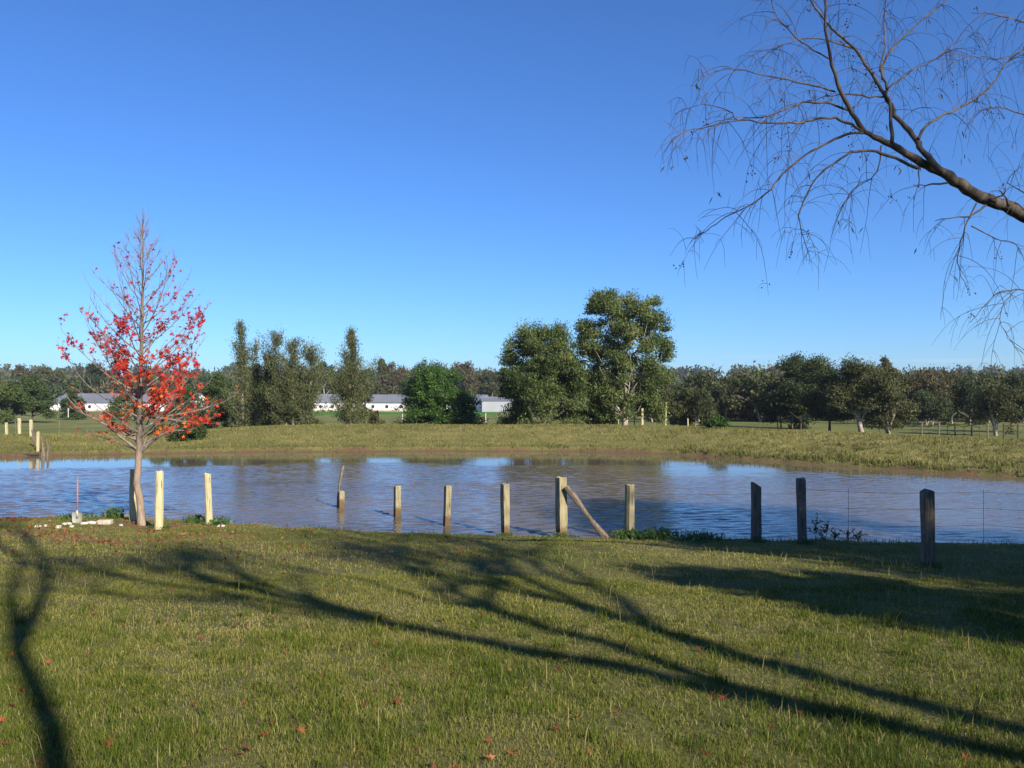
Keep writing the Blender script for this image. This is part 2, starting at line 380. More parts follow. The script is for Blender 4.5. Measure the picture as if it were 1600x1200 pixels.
def grow_axis(a, b, s0, g):
    v = [a]; st = s0
    while v[-1] < b: v.append(v[-1] + st); st *= g
    return np.array(v)
wx = np.arange(-42, 29.1, .11); wy = np.concatenate([np.arange(15.5, 30, .045), np.arange(30, 47.5, .07)])
WX, WY = np.meshgrid(wx, wy); A = Acc(); nx, ny = len(wx), len(wy); X_, Y_ = WX.ravel(), WY.ravel()
i = np.arange(ny - 1)[:, None] * nx; j = np.arange(nx - 1)[None, :]
f = np.stack([i + j, i + j + 1, i + nx + j + 1, i + nx + j], -1).reshape(-1, 4)
s_w = pond_sd(X_, Y_); keep = s_w[f].min(1) < .9; f = f[keep]
# sheltered, nearly still water under the far bank
calm = (1 - ss(6.6, 9.8, -s_w + (fbm(X_ * .12, Y_ * .4, 71) - .5) * 6.5 + 4.6 * ss(5, 13, X_))) * ss(28, 34, Y_)
gust = .55 + .9 * fbm(X_ * .10, Y_ * .28, 73)
rw = np.random.default_rng(17); hz = np.zeros(X_.size)
for q in range(54):
    lam = .15 * (4.2 ** rw.random()); th = math.pi / 2 + rw.normal(.12, .42); kx, ky = math.cos(th) * 2 * math.pi / lam, math.sin(th) * 2 * math.pi / lam
    ph = rw.uniform(0, 6.28); hz += lam / (2 * math.pi) * .023 * np.sin(kx * X_ + ky * Y_ + ph + 1.6 * noise(X_ * .45, Y_ * .45, 100 + q))
hz *= (1 - .97 * calm) * gust * ss(0, 1.0, -s_w + .25)
used = np.unique(f); remap = np.zeros(X_.size, np.int64); remap[used] = np.arange(len(used))
A.add(np.stack([X_[used], Y_[used], ZW + hz[used]], 1), remap[f])
water = A.build('pond_water', M['water'], smooth=True); tag(water, kind='structure')
t = water.data.attributes.new('calm', 'FLOAT', 'POINT'); t.data.foreach_set('value', calm[used].astype(np.float32))

# ------------------------------------------------------------------ grass
rng = np.random.default_rng(7)
def blades(acc, x, y, z, hgt, wid, tone, lean=.5, seg=2, rg=rng):
    n = len(x); a = rg.uniform(0, 2 * math.pi, n); b = rg.uniform(0, 2 * math.pi, n)
    l = rg.uniform(.1, 1, n) * lean * hgt
    px, py = np.cos(a) * wid / 2, np.sin(a) * wid / 2; lx, ly = np.cos(b) * l, np.sin(b) * l
    P = np.stack([np.stack([x - px, y - py, z - .01], 1), np.stack([x + px, y + py, z - .01], 1),
                  np.stack([x + px * .8 + lx * .35, y + py * .8 + ly * .35, z + hgt * .6], 1),
                  np.stack([x - px * .8 + lx * .35, y - py * .8 + ly * .35, z + hgt * .6], 1),
                  np.stack([x + lx, y + ly, z + hgt], 1)], 1)
    k = np.arange(n)[:, None] * 5
    tt = np.stack([tone - .08, tone - .08, tone, tone, tone + .05], 1).clip(0, 1)
    acc.add(P.reshape(-1, 3), [k + np.array([[0, 1, 2, 3]]), k + np.array([[3, 2, 4]])], tt.reshape(-1))
def wedge(y0, y1, n, m=1.5):
    u = rng.random(n); y = np.sqrt(y0 * y0 + u * (y1 * y1 - y0 * y0))
    x = rng.uniform(-1, 1, n) * (y * .64 + m); return x, y
G = Acc()
for (y0, y1, n, hh, ww) in ((2.6, 5, 150000, .033, .0032), (5, 8, 170000, .029, .0046), (8, 12, 170000, .027, .0068), (12, 22, 170000, .026, .0105)):
    x, y = wedge(y0, y1, n)
    s = pond_sd(x, y); k = (s > .05) & (far_side(x, y) < .1)
    cl = fbm(x * 1.4, y * 1.4, 61); cl2 = fbm(x * 5, y * 5, 63, 2); big = fbm(x * .35, y * .35, 66)
    k &= rng.random(n) < .15 + 1.25 * cl2 * (.5 + cl)
    far_dry = ss(8, 17, y) * .17
    bare = (1 - ss(.4, 1.4, np.hypot(x + 8.6, (y - 19.2) * 1.2)))
    k &= rng.random(n) > bare * .85
    x, y, cl, cl2, big, far_dry = x[k], y[k], cl[k], cl2[k], big[k], far_dry[k]
    n = len(x)
    h = hh * (.15 + 1.5 * cl ** 1.5 + .6 * cl2) * rng.uniform(.55, 1.35, n) * (1 + .35 * (1 - ss(3, 7, y)))
    tn = .52 - .13 * (1 - ss(3, 7, y)) + .8 * (big - .5) - .55 * (cl - .5) + far_dry + rng.normal(0, .13, n)
    st = rng.random(n) < .07 + .22 * (1 - cl); tn[st] = rng.uniform(.72, 1, st.sum())
    blades(G, x, y, H(x, y), h, ww * rng.uniform(.6, 1.2, n), tn.clip(0, 1), 1.0)
# longer green tufts and straw stalks nearer the viewer
n = 900; x, y = wedge(2.8, 9, n)
for cx, cy in zip(x, y):
    m = rng.integers(10, 26); r = rng.uniform(.02, .07)
    bx, by = cx + rng.normal(0, r, m), cy + rng.normal(0, r, m)
    blades(G, bx, by, H(bx, by), rng.uniform(.06, .13, m), rng.uniform(.003, .006, m), rng.uniform(.12, .45, m), .9)
n = 1500; x, y = wedge(2.8, 15, n)
blades(G, x, y, H(x, y), rng.uniform(.08, .20, n), np.full(n, .0035) * (1 + y * .06), rng.uniform(.85, 1, n), .55)
# weedy fringe along the near shore
x = rng.uniform(-18, 14, 60000); y = rng.uniform(16.5, 22.5, 60000); s = pond_sd(x, y)
k = (s > -.02) & (s < .35) & (rng.random(60000) < .6 * ss(.35, .7, fbm(x * 1.1, y * 1.1, 77))); x, y = x[k], y[k]; n = len(x)
blades(G, x, y, H(x, y), rng.uniform(.05, .14, n), rng.uniform(.008, .013, n), rng.uniform(.2, .7, n), .7)
tag(G.build('lawn_grass', M['grass']), 'short green and straw grass covering the lawn before the pond', 'grass', kind='stuff')
# far bank
B = Acc()
n = 330000; x = rng.uniform(-36, 34, n); y = rng.uniform(28, 66, n); s = pond_sd(x, y)
so = ss(.70, .8, fbm(x * .55, y * 1.1, 44)) * ss(8, 13, x) * (1 - ss(6, 9, s))
k = (s > .12 + .12 * noise(x * 1.7, y * 1.7, 88)) & (s < 16) & (far_side(x, y) > .5) & (np.abs(x) < y * .66 + 2) & (rng.random(n) > so * .8) & (rng.random(n) < .25 + .9 * fbm(x * 1.5, y * 1.5, 81))
x, y, s = x[k], y[k], s[k]; n = len(x)
tn = .42 + .5 * (fbm(x * .25, y * .5, 83) - .5) + .4 * (fbm(x * 1.8, y * 1.8, 85) - .5) + rng.normal(0, .13, n)
edge = (1 - ss(.2, 1.2, s)); tn -= edge * (.15 + .2 * ss(8, 14, x))
hh = (.04 + .15 * fbm(x * .9, y * .9, 87) ** 1.5) * rng.uniform(.6, 1.4, n) * (1 + edge * (.6 + 1.0 * ss(8, 13, x)))
blades(B, x, y, H(x, y), hh, rng.uniform(.02, .035, n), tn.clip(0, 1), .9)
rq = np.random.default_rng(19)
for q in range(260):
    y_ = rq.uniform(29, 44); x_ = rq.uniform(9, 26); s_ = float(pond_sd(np.array([x_]), np.array([y_]))[0])
    if not (.25 < s_ < 5.5) or rq.random() > (.9 if s_ < 1.2 else .35) or far_side(x_, y_) < .5: continue
    m = int(rq.integers(30, 80)); r_ = rq.uniform(.12, .4); bx, by = x_ + rq.normal(0, r_, m), y_ + rq.normal(0, r_ * .6, m)
    blades(B, bx, by, H(bx, by), rq.uniform(.10, .28, m), rq.uniform(.02, .035, m), rq.uniform(.0, .45, m), .8, rg=rq)
tag(B.build('bank_grass', M['bank_grass']), 'dry olive grass on the raised bank beyond the pond', 'grass', kind='stuff')

# ------------------------------------------------------------------ background trees
PROF = {
    'gum': lambda t: np.interp(t, [0, .12, .3, .55, .8, .93, 1], [.78, .92, 1.0, 1.0, .84, .58, .3]),
    'tall': lambda t: np.interp(t, [0, .15, .35, .6, .7, .8, .92, 1], [.85, .95, 1, 1.0, 1.0, .90, .74, .55]),
    'round': lambda t: np.interp(t, [0, .1, .35, .6, .85, 1], [.85, .95, 1, .98, .80, .42]),
    'bush': lambda t: np.interp(t, [0, .15, .4, .7, .9, 1], [.9, 1, .95, .75, .45, .15]),
    'mound': lambda t: np.interp(t, [0, .15, .4, .7, .9, 1], [.95, 1, .95, .78, .55, .35]),
    'oak': lambda t: np.interp(t, [0, .3, .42, .52, .8, .92, 1], [1, .95, .8, .62, .55, .38, .12]),
    'spire2': lambda t: np.interp(t, [0, .3, .42, .52, .8, 1], [1, .9, .6, .36, .26, .05]),
    'column': lambda t: np.interp(t, [0, .15, .5, .8, .95, 1], [.75, 1, .9, .8, .45, .1]),
    'spire': lambda t: np.interp(t, [0, .2, .42, .55, .8, 1], [.9, 1, .62, .28, .22, .05]),
    'cone': lambda t: np.interp(t, [0, .1, .4, .7, 1], [.8, 1, .82, .48, .08]),
}
def crown_leaves(acc, rg, base, hgt, wid, prof, nleaf, size, c0, nl, lr, tone_sd=.17, mi=0, droop=.5, light=0.0, thin=1.0):
    """leaves gathered in lobes through the crown's volume; returns the lobe centres"""
    L = []
    lumpy = prof in ('gum', 'tall', 'round', 'mound') and nl > 20
    if lumpy:     # limbs carry separate heads of foliage with gaps between
        nc = max(5, nl // 11); cc = []
        for q in range(nc):
            t = (q + rg.uniform(.2, .8)) / nc; a = q * 2.4 + rg.normal(0, .4); r = float(PROF[prof](t)) * wid / 2
            rr = max(r - lr * .9, .04 * wid) * rg.uniform(.5, 1) ** .5
            cc.append((math.cos(a) * rr, math.sin(a) * rr, t * (hgt * (1 - c0) - lr * 1.3) + lr * .4, rg.normal(0, .07)))
        for q in range(nl):
            c = cc[q % nc]; g = rg.normal(0, 1, 3) * wid * .125; t = min(max((c[2] + g[2]) / (hgt * (1 - c0)), 0), 1)
            x_, y_ = c[0] + g[0], c[1] + g[1]; r = float(PROF[prof](t)) * wid / 2; k_ = min(1, max(r - lr * .3, .1) / (math.hypot(x_, y_) + 1e-6))
            L.append((base[0] + x_ * k_, base[1] + y_ * k_, base[2] + hgt * c0 + min(c[2] + g[2], hgt * (1 - c0) - lr * .6), lr * rg.uniform(.45, 1.25), c[3] + rg.normal(0, .10)))
    for q in range(0 if lumpy else nl):
        t = rg.random(); a = rg.uniform(0, 2 * math.pi); r = float(PROF[prof](t)) * wid / 2
        rr = max(r - lr * .45, .04 * wid) * (rg.random() ** .4)
        L.append((base[0] + math.cos(a) * rr, base[1] + math.sin(a) * rr, base[2] + hgt * (c0 + (1 - c0) * t) - lr * .35 * t, lr * rg.uniform(.45, 1.3) * (.55 + .45 * r / (wid / 2)), rg.normal(0, .12)))
    L = np.array(L); wgt = L[:, 3] ** 2; idx = rg.choice(nl, nleaf, p=wgt / wgt.sum())
    d = rg.normal(0, 1, (nleaf, 3)); d /= np.linalg.norm(d, axis=1)[:, None]
    d[:, 2] = np.where(d[:, 2] < -.35, d[:, 2] * .5, d[:, 2])
    rad = L[idx, 3] * (rg.random(nleaf) ** .5) * rg.choice([1, 1, 1.15, 1.5], nleaf)
    P = L[idx, :3] + d * rad[:, None] * np.array([1, 1, .95])
    sz = size * rg.uniform(.6, 1.4, nleaf)
    u = rg.normal(0, 1, (nleaf, 3)); u[:, 2] -= droop * 2; u /= np.linalg.norm(u, axis=1)[:, None]
    nrm = rg.normal(0, 1, (nleaf, 3)) + d * .8; v = np.cross(u, nrm); v /= np.linalg.norm(v, axis=1)[:, None] + 1e-9
    u = u * sz[:, None]; v = v * (sz * .42)[:, None] * thin
    V = np.stack([P - u * .5, P + v * .5, P + u * .5, P - v * .5], 1)
    tn = (.45 + light + L[idx, 4] + rg.normal(0, tone_sd, nleaf)).clip(0, 1)
    acc.add(V.reshape(-1, 3), (np.arange(nleaf)[:, None] * 4 + np.arange(4)[None, :]), np.repeat(tn, 4), mi)
    return L
def trunk_and_limbs(acc, rg, base, hgt, wid, L, r0, split, mi=0, nlimb=14, stems=1, k=6):
    b = np.array(base, float)
    tops = []
    for q in range(stems):
        off = np.array([rg.normal(0, wid * .12), rg.normal(0, wid * .12), 0]) if stems > 1 else np.array([rg.normal(0, wid * .04), rg.normal(0, wid * .04), 0])
        n = 7; t = np.linspace(0, 1, n)
        P = b[None, :] + np.stack([off[0] * t + rg.normal(0, .012 * hgt, n) * t, off[1] * t + rg.normal(0, .012 * hgt, n) * t, hgt * (split + .45) * t], 1)
        P[0, 2] -= .25; rr = r0 * (1.15 - .85 * t) * (1 if q == 0 else .8); rr[0] *= 1.35
        acc.tube(P, rr, k, .5, mi); tops.append(P)
    if L is None: return
    for q in rg.choice(len(L), min(nlimb, len(L)), replace=False):
        P = tops[rg.integers(len(tops))]; e = L[q, :3]
        zt = min(max((e[2] - b[2]) / hgt - .3, split * .75), split + .42) / (split + .45)
        s = np.array([np.interp(zt, np.linspace(0, 1, len(P)), P[:, c]) for c in range(3)])
        mid = s * .5 + e * .5 + np.array([rg.normal(0, .03 * hgt), rg.normal(0, .03 * hgt), -.02 * hgt]); mid[:2] = mid[:2] * .8 + e[:2] * .2
        acc.tube([s, s * .6 + mid * .4, mid, mid * .4 + e * .6, e], r0 * np.array([.42, .34, .25, .15, .06]), 4, .5, mi, cap=False)
def tree(name, label, px, ytop, d, wpx, prof, leafm, barkm='gum_bark', c0=.15, r0=None, dens=1.0, seed=1, nl=None, lr=None, split=.18, stems=1, nlimb=14, leaf=None, light=0, group=None, cat='tree', thin=1.0, foot=None):
    rg = np.random.default_rng(seed)
    x = (px - 800) / F_PX * d; z = h1(x, d) if foot is None else foot
    top = CAM_Z + (610 - ytop) / F_PX * d; hgt = top - z; wid = wpx / F_PX * d
    o = thing(name, (x, d, z), label, cat, group)
    hpx = hgt * F_PX / d
    nleaf = int(2.5 * wpx * hpx * (1 - c0) * dens); leaf = leaf or 3.4 * d / F_PX
    nl = nl or 60; lr = lr or wid * .15
    A = Acc(); L = crown_leaves(A, rg, (0, 0, 0), hgt, wid, prof, nleaf, leaf, c0, nl, lr, light=light, thin=thin)
    A.build('crown', M[leafm], o)
    T = Acc(); trunk_and_limbs(T, rg, (0, 0, 0), hgt, wid, L, r0 or .015 * hgt, split, 0, nlimb, stems)
    T.build('trunk', M[barkm], o, smooth=True)
    return o
def she_oak(label, px, ytop, d, wpx, seed, n=120, stems=1, low=.03, light=0, top=.35, dens=1.0):
    """ascending feathery branches; the outline is ragged and the sky shows between them"""
    rg = np.random.default_rng(seed); x = (px - 800) / F_PX * d; z = h1(x, d); hgt = CAM_Z + (610 - ytop) / F_PX * d - z; wid = wpx / F_PX * d
    o = thing('she_oak', (x, d, z), label, 'tree'); T = Acc(); A = Acc()
    for st in range(stems):
        ox = (st - (stems - 1) / 2) * wid * .33; hh = hgt * (1 - .06 * st)
        tr = np.array([(ox * .2, 0, -.3), (ox * .6, 0, hh * .25), (ox, rg.normal(0, .1), hh * .55), (ox + rg.normal(0, .12), 0, hh * .8), (ox + rg.normal(0, .1), 0, hh)])
        T.tube(tr, [.15, .12, .08, .05, .015], 6)
        for q in range(n // stems):
            t = low + (1 - low) * rg.random() ** .85; zt = t * hh * .96
            b = np.array([np.interp(zt, tr[:, 2], tr[:, c]) for c in range(3)]); a = rg.uniform(0, 6.28)
            reach = wid / 2 / (1 if stems == 1 else 1.35) * np.interp(t, [0, .3, .45, .6, .85, 1], [1, .95, .7, .52 + top * .3, .38 + top * .3, .08]) * (rg.uniform(.35, 1.0) if rg.random() < .75 else rg.uniform(1.0, 1.45))
            e = b + np.array([math.cos(a) * reach, math.sin(a) * reach, reach * rg.uniform(.5, 1.5) + .15]); m = (b + e) / 2 + np.array([0, 0, -.12 * reach])
            T.tube([b, m, e], [.022, .014, .006], 3, cap=False)
            k = int(150 * dens * (.4 + reach) * (1.15 - .55 * t)); f = rg.random(k) ** .7; P = b + (m - b) * np.minimum(f * 2, 1)[:, None] + (e - m) * np.maximum(f * 2 - 1, 0)[:, None] + rg.normal(0, 1, (k, 3)) * (.10 + .10 * f)[:, None]
            u = (e - b) / np.linalg.norm(e - b) * .6 + rg.normal(0, .55, (k, 3)) + np.array([0, 0, .1]); u /= np.linalg.norm(u, axis=1)[:, None]; v = np.cross(u, rg.normal(0, 1, (k, 3))); v /= np.linalg.norm(v, axis=1)[:, None]
            l = rg.uniform(.10, .22, k)[:, None]; u = u * l; v = v * l * .16
            A.add(np.stack([P - u * .5, P + v, P + u * .5, P - v], 1).reshape(-1, 3), np.arange(k)[:, None] * 4 + np.arange(4)[None, :], np.repeat((.5 + light + rg.normal(0, .12) + rg.normal(0, .15, k)).clip(0, 1), 4))
    A.build('crown', M['oak'], o); T.build('trunk', M['gum_bark'], o, smooth=True); return o
# --- left of the picture
tree('conifer_tree', 'grey-green tree cut by the left edge behind the old paddock posts', 0, 588, 112, 62, 'gum', 'gum', 'dark_bark', .05, seed=3)
tree('conifer_tree', 'bushy mid-green tree at the left end of the long shed', 50, 586, 118, 66, 'bush', 'green', 'dark_bark', .04, seed=4, light=.1, dens=1.3)
tree('gum_tree', 'dark domed gum with a brown skirt, leftmost on the skyline', 38, 569, 285, 42, 'gum', 'gum_brown', seed=5, c0=.2, light=-.1)
tree('gum_tree', 'low wide gum on the skyline left of the red tree', 77, 574, 290, 44, 'round', 'gum_olive', seed=6, c0=.3)
tree('gum_tree', 'dark rounded gum behind the left side of the red tree', 158, 569, 280, 58, 'round', 'gum_dark', seed=7, c0=.2)
tree('conical_tree', 'small conical olive tree before the grey roof left of the red tree', 114, 604, 138, 48, 'cone', 'green', 'dark_bark', .04, seed=8, dens=1.3, light=-.02)
tree('bushy_tree', 'olive tree before the long shed, half behind the red tree trunk', 198, 614, 135, 56, 'bush', 'gum', 'dark_bark', .04, seed=9)
tree('bushy_tree', 'leafy green tree behind the right side of the red tree', 292, 604, 105, 62, 'bush', 'green', 'dark_bark', .04, seed=10, dens=1.2)
tree('low_shrub', 'low dark green shrub on the bank just right of the red tree', 292, 652, 48, 58, 'bush', 'green', 'dark_bark', 0, seed=11, dens=1.4, nlimb=5, cat='shrub')
tree('low_shrub', 'light green shrub directly behind the red tree trunk', 248, 660, 52, 40, 'bush', 'weeds', 'dark_bark', 0, seed=12, nlimb=5, cat='shrub')
tree('bushy_tree', 'broad green tree left of the first tall she-oak', 340, 584, 88, 66, 'bush', 'green', 'dark_bark', .04, seed=13, light=.05)
she_oak('tallest thin grey-green she-oak, leftmost of the slim ones', 379, 500, 70, 44, 14, 120, top=.35, light=.10, dens=.85)
she_oak('sparse she-oak with a thin pointed top close against the tallest one', 401, 527, 71, 40, 15, 80, light=.08, top=.1, dens=.8)
she_oak('short dark pointed she-oak between the two big ones', 419, 552, 69, 42, 16, 110, light=-.22)
she_oak('broadest she-oak with a flat ragged top and brown lower skirt', 458, 517, 68, 84, 17, 230, stems=3, top=.6, light=.06, dens=1.0)
tree('low_shrub', 'small dark shrub at the right foot of the broadest she-oak', 488, 652, 64, 38, 'bush', 'gum_olive', 'dark_bark', 0, seed=18, nlimb=5, cat='shrub')
she_oak('she-oak with a thin spire over a wide brown skirt', 547, 514, 70, 80, 19, 150, top=-.55, light=.06, dens=1.05)
tree('low_shrub', 'sparse brown shrub at the right foot of the spired she-oak', 587, 640, 72, 34, 'bush', 'gum_brown', 'dark_bark', 0, seed=20, dens=.7, nlimb=6, cat='shrub')
tree('bushy_tree', 'olive brown thicket tree between the tallest thin she-oak and its neighbour', 408, 590, 84, 70, 'bush', 'gum_olive', 'dark_bark', .02, seed=61)
tree('bushy_tree', 'brownish tree filling the gap left of the broadest she-oak', 436, 588, 82, 58, 'mound', 'oak', 'dark_bark', .02, seed=62, light=-.08)
tree('bushy_tree', 'olive brown tree close behind the broadest she-oak on its right', 470, 584, 80, 44, 'mound', 'gum_brown', 'dark_bark', .02, seed=63)
tree('bushy_tree', 'green brown thicket tree at the left edge of the she-oaks', 362, 596, 80, 50, 'mound', 'green', 'dark_bark', .02, seed=64, light=.14)
tree('bushy_tree', 'olive thicket tree right behind the thin spired she-oak', 568, 604, 84, 34, 'mound', 'gum_olive', 'dark_bark', .02, seed=65, dens=.6)
tree('gum_tree', 'small domed gum standing above the wood between the she-oaks', 508, 566, 276, 30, 'round', 'gum_dark', seed=21, c0=.45, split=.4)
tree('gum_tree', 'brownish gum right of the thin spire', 613, 565, 278, 60, 'gum', 'gum_brown', seed=22, c0=.15)
tree('she_oak', 'small pointed olive tree just right of the thin spire', 596, 559, 274, 42, 'cone', 'gum_olive', 'dark_bark', seed=23, c0=.1, dens=.9)
tree('gum_tree', 'flat-topped dark gum behind the bright green tree', 672, 565, 282, 62, 'gum', 'gum_dark', seed=24, c0=.3)
tree('willow_tree', 'broad bright green leafy tree before the white sheds', 684, 577, 76, 142, 'mound', 'bright', 'dark_bark', -.06, seed=25, nl=240, dens=1.3, light=.0, lr=.66, nlimb=30)
tree('gum_tree', 'brown-skirted gum with a dark domed top right of the bright green tree', 729, 563, 276, 52, 'gum', 'gum_brown', seed=26, c0=.12, light=-.04)
tree('gum_tree', 'low gum on the skyline left of the round dense gum', 768, 580, 274, 48, 'round', 'gum_olive', seed=27, c0=.2)
# --- the two big gums
tree('gum_tree', 'dense round gum with foliage to the ground, left of the tallest gum', 848, 511, 66, 142, 'round', 'gum', c0=.03, r0=.12, seed=31, nl=210, dens=1.5, lr=.72, nlimb=40, split=.12, stems=2, light=.08)
tree('gum_tree', 'tallest gum with a pale forked trunk beyond the pond', 975, 457, 67, 144, 'tall', 'gum', c0=.17, r0=.19, seed=32, nl=260, dens=1.4, lr=.66, nlimb=40, split=.16, stems=3, light=.10)
tree('bushy_tree', 'dark bushy tree in the gap between the two big gums', 928, 588, 70, 66, 'bush', 'gum_dark', 'dark_bark', .02, seed=33, dens=1.3)
tree('gum_tree', 'olive brown gum right of the tallest gum', 1052, 604, 86, 62, 'round', 'gum_olive', seed=34, c0=.12, stems=2)
tree('gum_tree', 'dark low gum left of the round green shrub', 1086, 608, 84, 66, 'round', 'gum_olive', seed=35, c0=.1, light=-.06)
tree('low_shrub', 'round bright green shrub alone on the bank top', 1122, 649, 52, 36, 'bush', 'bright', 'dark_bark', 0, seed=36, dens=1.8, nlimb=4, nl=26, cat='shrub', light=.05)
# --- right of the picture
tree('gum_tree', 'gum with pale thin trunks behind the round green shrub', 1132, 600, 125, 70, 'gum', 'gum_olive', seed=37, c0=.3, stems=2, split=.3)
tree('gum_tree', 'spreading brown gum with a flat open top', 1158, 579, 128, 64, 'gum', 'gum_brown', seed=38, c0=.3, stems=3, split=.3, light=-.05)
tree('gum_tree', 'olive domed gum right of the flat open-topped one', 1194, 582, 132, 60, 'round', 'gum_olive', seed=39, c0=.25, stems=2, split=.3)
tree('gum_tree', 'low near-black gum at the left of the big dark clump', 1220, 602, 92, 80, 'round', 'gum_dark', 'dark_bark', seed=40, c0=.12, dens=1.4, light=-.12)
tree('gum_tree', 'tall dark green gum at the left of the big clump', 1250, 562, 88, 92, 'gum', 'gum_dark', 'dark_bark', seed=41, c0=.14, dens=1.4, nl=55, light=0)
tree('gum_tree', 'dark gum with a straight black trunk in the middle of the clump', 1296, 562, 78, 94, 'gum', 'gum_dark', 'dark_bark', seed=42, c0=.22, dens=1.35, nl=55, split=.22, light=.05)
tree('gum_tree', 'grey olive gum with a pale forked trunk in the clump', 1347, 566, 74, 104, 'gum', 'gum_olive', seed=43, c0=.2, dens=1.3, nl=60, split=.2, stems=2, r0=.2)
tree('gum_tree', 'olive gum with several white stems at the right of the clump', 1388, 578, 74, 80, 'round', 'gum_olive', seed=44, c0=.2, dens=1.2, nl=45, split=.2, stems=5, r0=.11, light=.05)
tree('gum_tree', 'slim gum with a tufted top rising behind the clump', 1384, 560, 110, 34, 'gum', 'gum_brown', seed=45, c0=.4, split=.4)
tree('gum_tree', 'wide brown gum with an open flat top right of the clump', 1447, 577, 105, 82, 'gum', 'gum_brown', seed=46, c0=.25, stems=2, split=.25, light=-.06)
tree('gum_tree', 'dark green gum in front of the wide brown one', 1456, 612, 99, 64, 'round', 'gum_dark', seed=47, c0=.15, stems=2, light=.08)
tree('gum_tree', 'reddish brown gum in the wood above the pasture fence', 1487, 582, 112, 66, 'gum', 'gum_brown', seed=48, c0=.25, light=-.08)
tree('gum_tree', 'dark gum filling the wood left of the bare-trunked one', 1515, 588, 106, 66, 'gum', 'gum_dark', seed=49, c0=.15)
tree('gum_tree', 'olive gum with a pale leaning trunk by the pasture fence', 1556, 598, 72, 78, 'round', 'gum_olive', seed=50, c0=.3, stems=4, split=.3, r0=.12, light=-.05)
tree('gum_tree', 'dark gum cut by the right edge behind the pasture fence', 1602, 588, 80, 72, 'gum', 'gum_dark', seed=51, c0=.2, stems=2, light=.05)

# --- woods that read as one mass
def wood(name, label, n, x0, x1, d0, d1, h0, h1_, leafm, seed, wmul=1.0, per=900, cz=.04):
    rg = np.random.default_rng(seed); A = Acc()
    ds = np.sort(rg.uniform(d0, d1, n))
    xs = (rg.uniform(x0, x1, n) - 800) / F_PX * ds
    zs = H(xs, ds)
    for x, d, z in zip(xs, ds, zs):
        hgt = rg.uniform(h0, h1_); wid = hgt * wmul * rg.uniform(.7, 1.25)
        L = crown_leaves(A, rg, (x, d, z), hgt, wid, rg.choice(['gum', 'round', 'gum']), per, 6.2 * d / F_PX * 1.0, cz, 26, wid * .17, mi=int(rg.integers(len(leafm))), light=rg.normal(.03, .11))
        A.tube([(x, d, z - .5), (x + rg.normal(0, .3), d, z + hgt * .35), (x + rg.normal(0, .6), d, z + hgt * .7)], [.022 * hgt, .016 * hgt, .006 * hgt], 5, .5, len(leafm))
        if rg.random() < .5:
            A.tube([(x, d, z + .05 * hgt), (x + rg.normal(0, 1), d - .5, z + hgt * .3), (x + rg.normal(0, 2), d - 1, z + hgt * .6)], [.014 * hgt, .01 * hgt, .004 * hgt], 4, .5, len(leafm))
    tag(A.build(name, [M[q] for q in leafm] + [M['gum_bark']]), label, 'wood', kind='stuff')
wood('woodland', 'wood behind the white sheds on the left', 95, -60, 830, 275, 330, 9, 13.5, ['gum_dark', 'gum_olive', 'gum_brown', 'green'], 71, per=800)
wood('woodland', 'tree belt to the left of the she-oaks', 30, -80, 440, 276, 290, 7.5, 10, ['green', 'gum_dark', 'gum_olive'], 72)
wood('woodland', 'dark wood on the far side of the right-hand pasture', 95, 1010, 1680, 118, 170, 5.8, 8.0, ['gum_dark', 'gum_olive', 'gum_dark', 'gum_olive', 'gum_brown'], 73, per=1500)
wood('woodland', 'second belt of forest behind the right-hand wood', 80, 980, 1700, 185, 265, 7.5, 10.5, ['gum_dark', 'gum_olive', 'gum_brown'], 74, per=700)
wood('woodland', 'forest on the far low hills', 260, -150, 1750, 420, 1000, 11, 17, ['gum_dark', 'gum_olive'], 75, wmul=1.5, per=300)

